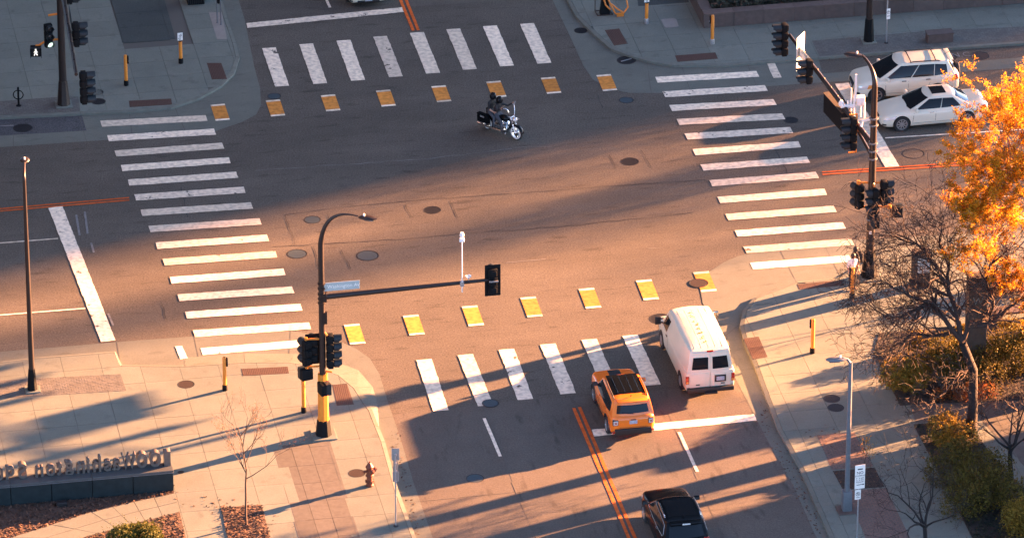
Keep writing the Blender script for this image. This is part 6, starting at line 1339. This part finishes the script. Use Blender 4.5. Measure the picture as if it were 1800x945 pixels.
young('young leafless tree standing in the square mulch pit', 433, 922, 716, 31, 'bark_red', 'leaf_rust', .48, 9, 1.25, 3, .05, 1, .35, .025)
young('thin sapling with orange buds beside the grey lamp post', 1518, 840, 762, 32, 'bark_red', 'leaf_orange', .3, 6, .5, 2, .02, 2, .5, .03)
young('pale barked young tree with fine orange twigs behind the brown pier', 1772, 503, 385, 33, 'bark_pale', 'leaf_orange', .45, 9, 1.1, 3, .055, 2, .3, .035)

# ------------------------------------------------------------------ the orange tree in bud
rng = random.Random(77); b0 = at(1850, 700, ZS); L_ = local(b0)
t = thing('orange_tree', 'big tree covered in bright orange buds in front of the white sedan', 'tree', b0)
tk = MB(); tk.path([(0, 0, -.1), (-.15, .05, 2.5), (-.5, .1, 5.2), (-.9, .2, 9.2)], [.30, .25, .21, .17], 9); tk.build('trunk', 'bark', t, 50)
out, tips = [], []; f = Vector((-.9, .2, 9.3))
for k in range(18):
    a = k * 2.399; el = rng.uniform(.35, 1.5); d = Vector((math.cos(a) - .12, math.sin(a), el)); branchy(rng, f + Vector((0, 0, rng.uniform(-.8, .3))), d, rng.uniform(1.9, 2.7), .075, 4, out, tips, .30, 3, .64, .16, .75, .008, 5)
for k in range(5):
    a = math.pi + rng.uniform(-.9, .9); d = Vector((math.cos(a), math.sin(a), rng.uniform(.1, .6))); branchy(rng, f + Vector((0, 0, rng.uniform(-.9, -.1))), d, rng.uniform(1.8, 2.5), .06, 4, out, tips, .36, 3, .62, -.06, .8, .008, 5)
for k in range(8):
    a = rng.uniform(-2.6, 2.6) + math.pi; branchy(rng, Vector((-.7, .2, rng.uniform(6.2, 8.4))), Vector((math.cos(a), math.sin(a), rng.uniform(-.25, .2))), rng.uniform(1.7, 2.4), .05, 4, out, tips, .34, 3, .62, -.05, .8, .008, 5)
limb_mesh(out, t, 'bark_pale', as_parts=4)
mb = MB()
for pts_, d in tips:
    for _ in range(8):
        p = pts_[0].lerp(pts_[-1], rng.uniform(.2, 1.05)); 
        for _ in range(4): leaf_quads(mb, rng, p + Vector((rng.gauss(0, .055), rng.gauss(0, .055), rng.gauss(0, .055))), .04)
o = mb.build('buds', 'leaf_orange', t); o['kind'] = 'stuff'; print('orange', len(tips), len(mb.f))

# ------------------------------------------------------------------ shrubs
def shrub(label, px, py, rx, ry, h, leaf, n, seed, size=.048, name='shrub', twig=True, ang=ANG_A, group=None, lump=5):
    rng = random.Random(seed); b0 = at(px, py, ZS); t = thing(name, label, 'shrub', b0, ang, group); mb = MB(); blobs = []
    for k in range(lump + int(rx * 2)): a = rng.uniform(0, 6.28); q = rng.random() ** .5 * .72; blobs.append((Vector((math.cos(a) * rx * q, math.sin(a) * ry * q, h * rng.uniform(.35, .62))), rng.uniform(.32, .5) * min(rx, ry, h * 1.1) + .1))
    for i in range(int(n * 1.3)):
        c, r = rng.choice(blobs); d = Vector((rng.gauss(0, 1), rng.gauss(0, 1), rng.gauss(.25, 1))).normalized(); rr_ = r * rng.uniform(.55, 1.12) ** .5 * (1 + .42 * mnoise.noise(d * 2.5 + c)); p = c + d * rr_
        if p.z < .03: p.z = rng.uniform(.03, .3)
        leaf_quads(mb, rng, p, size)
    for k in range(int(26 * rx * ry) + 14):
        c, r = rng.choice(blobs); d = Vector((rng.gauss(0, 1), rng.gauss(0, 1), rng.gauss(.9, .8))).normalized(); L = rng.uniform(.25, .6)
        for i in range(14): leaf_quads(mb, rng, c + d * (r * .9 + L * i / 14) + Vector((rng.gauss(0, .035), rng.gauss(0, .035), rng.gauss(0, .035))), size * .6)
    o = mb.build('foliage', leaf, t); o['kind'] = 'stuff'
    st = MB()
    for k in range(9): a = rng.uniform(0, 6.28); c, r = rng.choice(blobs); st.path([(c.x * .2, c.y * .2, 0), (c.x * .6, c.y * .6, c.z * .6), c], [.03, .02, .01], 4)
    o = st.build('stems', 'bark', t); o['kind'] = 'stuff'; return t
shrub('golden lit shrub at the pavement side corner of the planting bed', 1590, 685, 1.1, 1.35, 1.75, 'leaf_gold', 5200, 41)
shrub('dark shrub under the wide bare tree beside the golden one', 1655, 668, 1.35, 1.5, 1.8, 'leaf_shrub', 6000, 42)
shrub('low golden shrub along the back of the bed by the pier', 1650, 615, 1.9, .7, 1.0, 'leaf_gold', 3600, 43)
shrub('broad dark shrub at the right edge behind the pier', 1772, 668, 2.1, 1.7, 1.8, 'leaf_shrub', 7500, 44)
shrub('yellow green shrub along the right edge beside the pale tree', 1790, 600, 1.7, .7, 1.25, 'leaf_gold', 3200, 45)
shrub('low rusty shrub at the front of the bed below the pier', 1690, 700, 1.5, .55, .55, 'leaf_rust', 2000, 46, .045)
shrub('reddish shrub patch behind the pier near the pale young tree', 1775, 512, 1.7, .9, .7, 'leaf_rust', 2600, 47, .05)
shrub('golden rounded shrub at the tip of the clipped hedge', 1664, 786, 1.0, 1.1, 1.3, 'leaf_gold', 4200, 48)
for i, (px, py, rx, ry, lf, lb) in enumerate(((1700, 850, 1.5, 1.45, 'leaf_shrub', 'upper length of the dark hedge beside the pink paving'), (1735, 905, 1.7, 1.5, 'leaf_shrub', 'middle length of the dark hedge near the bottom edge'), (1790, 935, 1.6, 1.5, 'leaf_gold', 'end of the hedge in the bottom corner with sun flecks put into its leaf colour'), (1740, 1010, 1.4, 1.2, 'leaf_shrub', 'lowest dark hedge length cut by the bottom edge'))):  # gold leaves on one length imitate flecks of sun
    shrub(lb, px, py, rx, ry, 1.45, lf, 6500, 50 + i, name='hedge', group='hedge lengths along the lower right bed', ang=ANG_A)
shrub('green rounded shrub in the mulch cut by the bottom edge', 245, 962, 1.55, .75, .85, 'leaf_green', 4200, 60, .05)

# unseen trees added far towards the sun to half-shade the road
def budding(label, loc, h, r, seed, n=2600):
    rng = random.Random(seed); t = thing('shading_tree', label, 'tree', loc); tk = MB(); tk.path([(0, 0, -.1), (.1, 0, h * .45), (0, .1, h * .9)], [.22, .16, .04], 8)
    for k in range(10): a = k * 2.4; tk.path([(0, 0, h * (.3 + .03 * k)), (math.cos(a) * r * .5, math.sin(a) * r * .5, h * (.5 + .03 * k)), (math.cos(a) * r * .85, math.sin(a) * r * .85, h * (.62 + .03 * k))], [.07, .05, .02], 5)
    tk.build('trunk', 'bark', t, 50); mb = MB()
    for i in range(n):
        d = Vector((rng.gauss(0, 1), rng.gauss(0, 1), rng.gauss(0, 1))).normalized() * rng.random() ** .4; leaf_quads(mb, rng, Vector((d.x * r, d.y * r, h * .63 + d.z * h * .37)), .105)
    o = mb.build('buds', 'leaf_rust', t); o['kind'] = 'stuff'
for i, (s_, n_, h, r, lb) in enumerate(((88, -2.5, 14.5, 3.6, 'first'), (94, 2.2, 16.5, 4.2, 'second'), (90, 6.4, 16.5, 4.2, 'third'), (95, 10.5, 17, 4.2, 'fourth'), (97, -5.6, 13.5, 3.2, 'fifth'))):
    budding(lb + ' unseen tree added down the avenue to thin the sunlight', SS * s_ + SN * n_, h, r, 80 + i, (4800, 6800, 6800, 6400, 2600)[i])
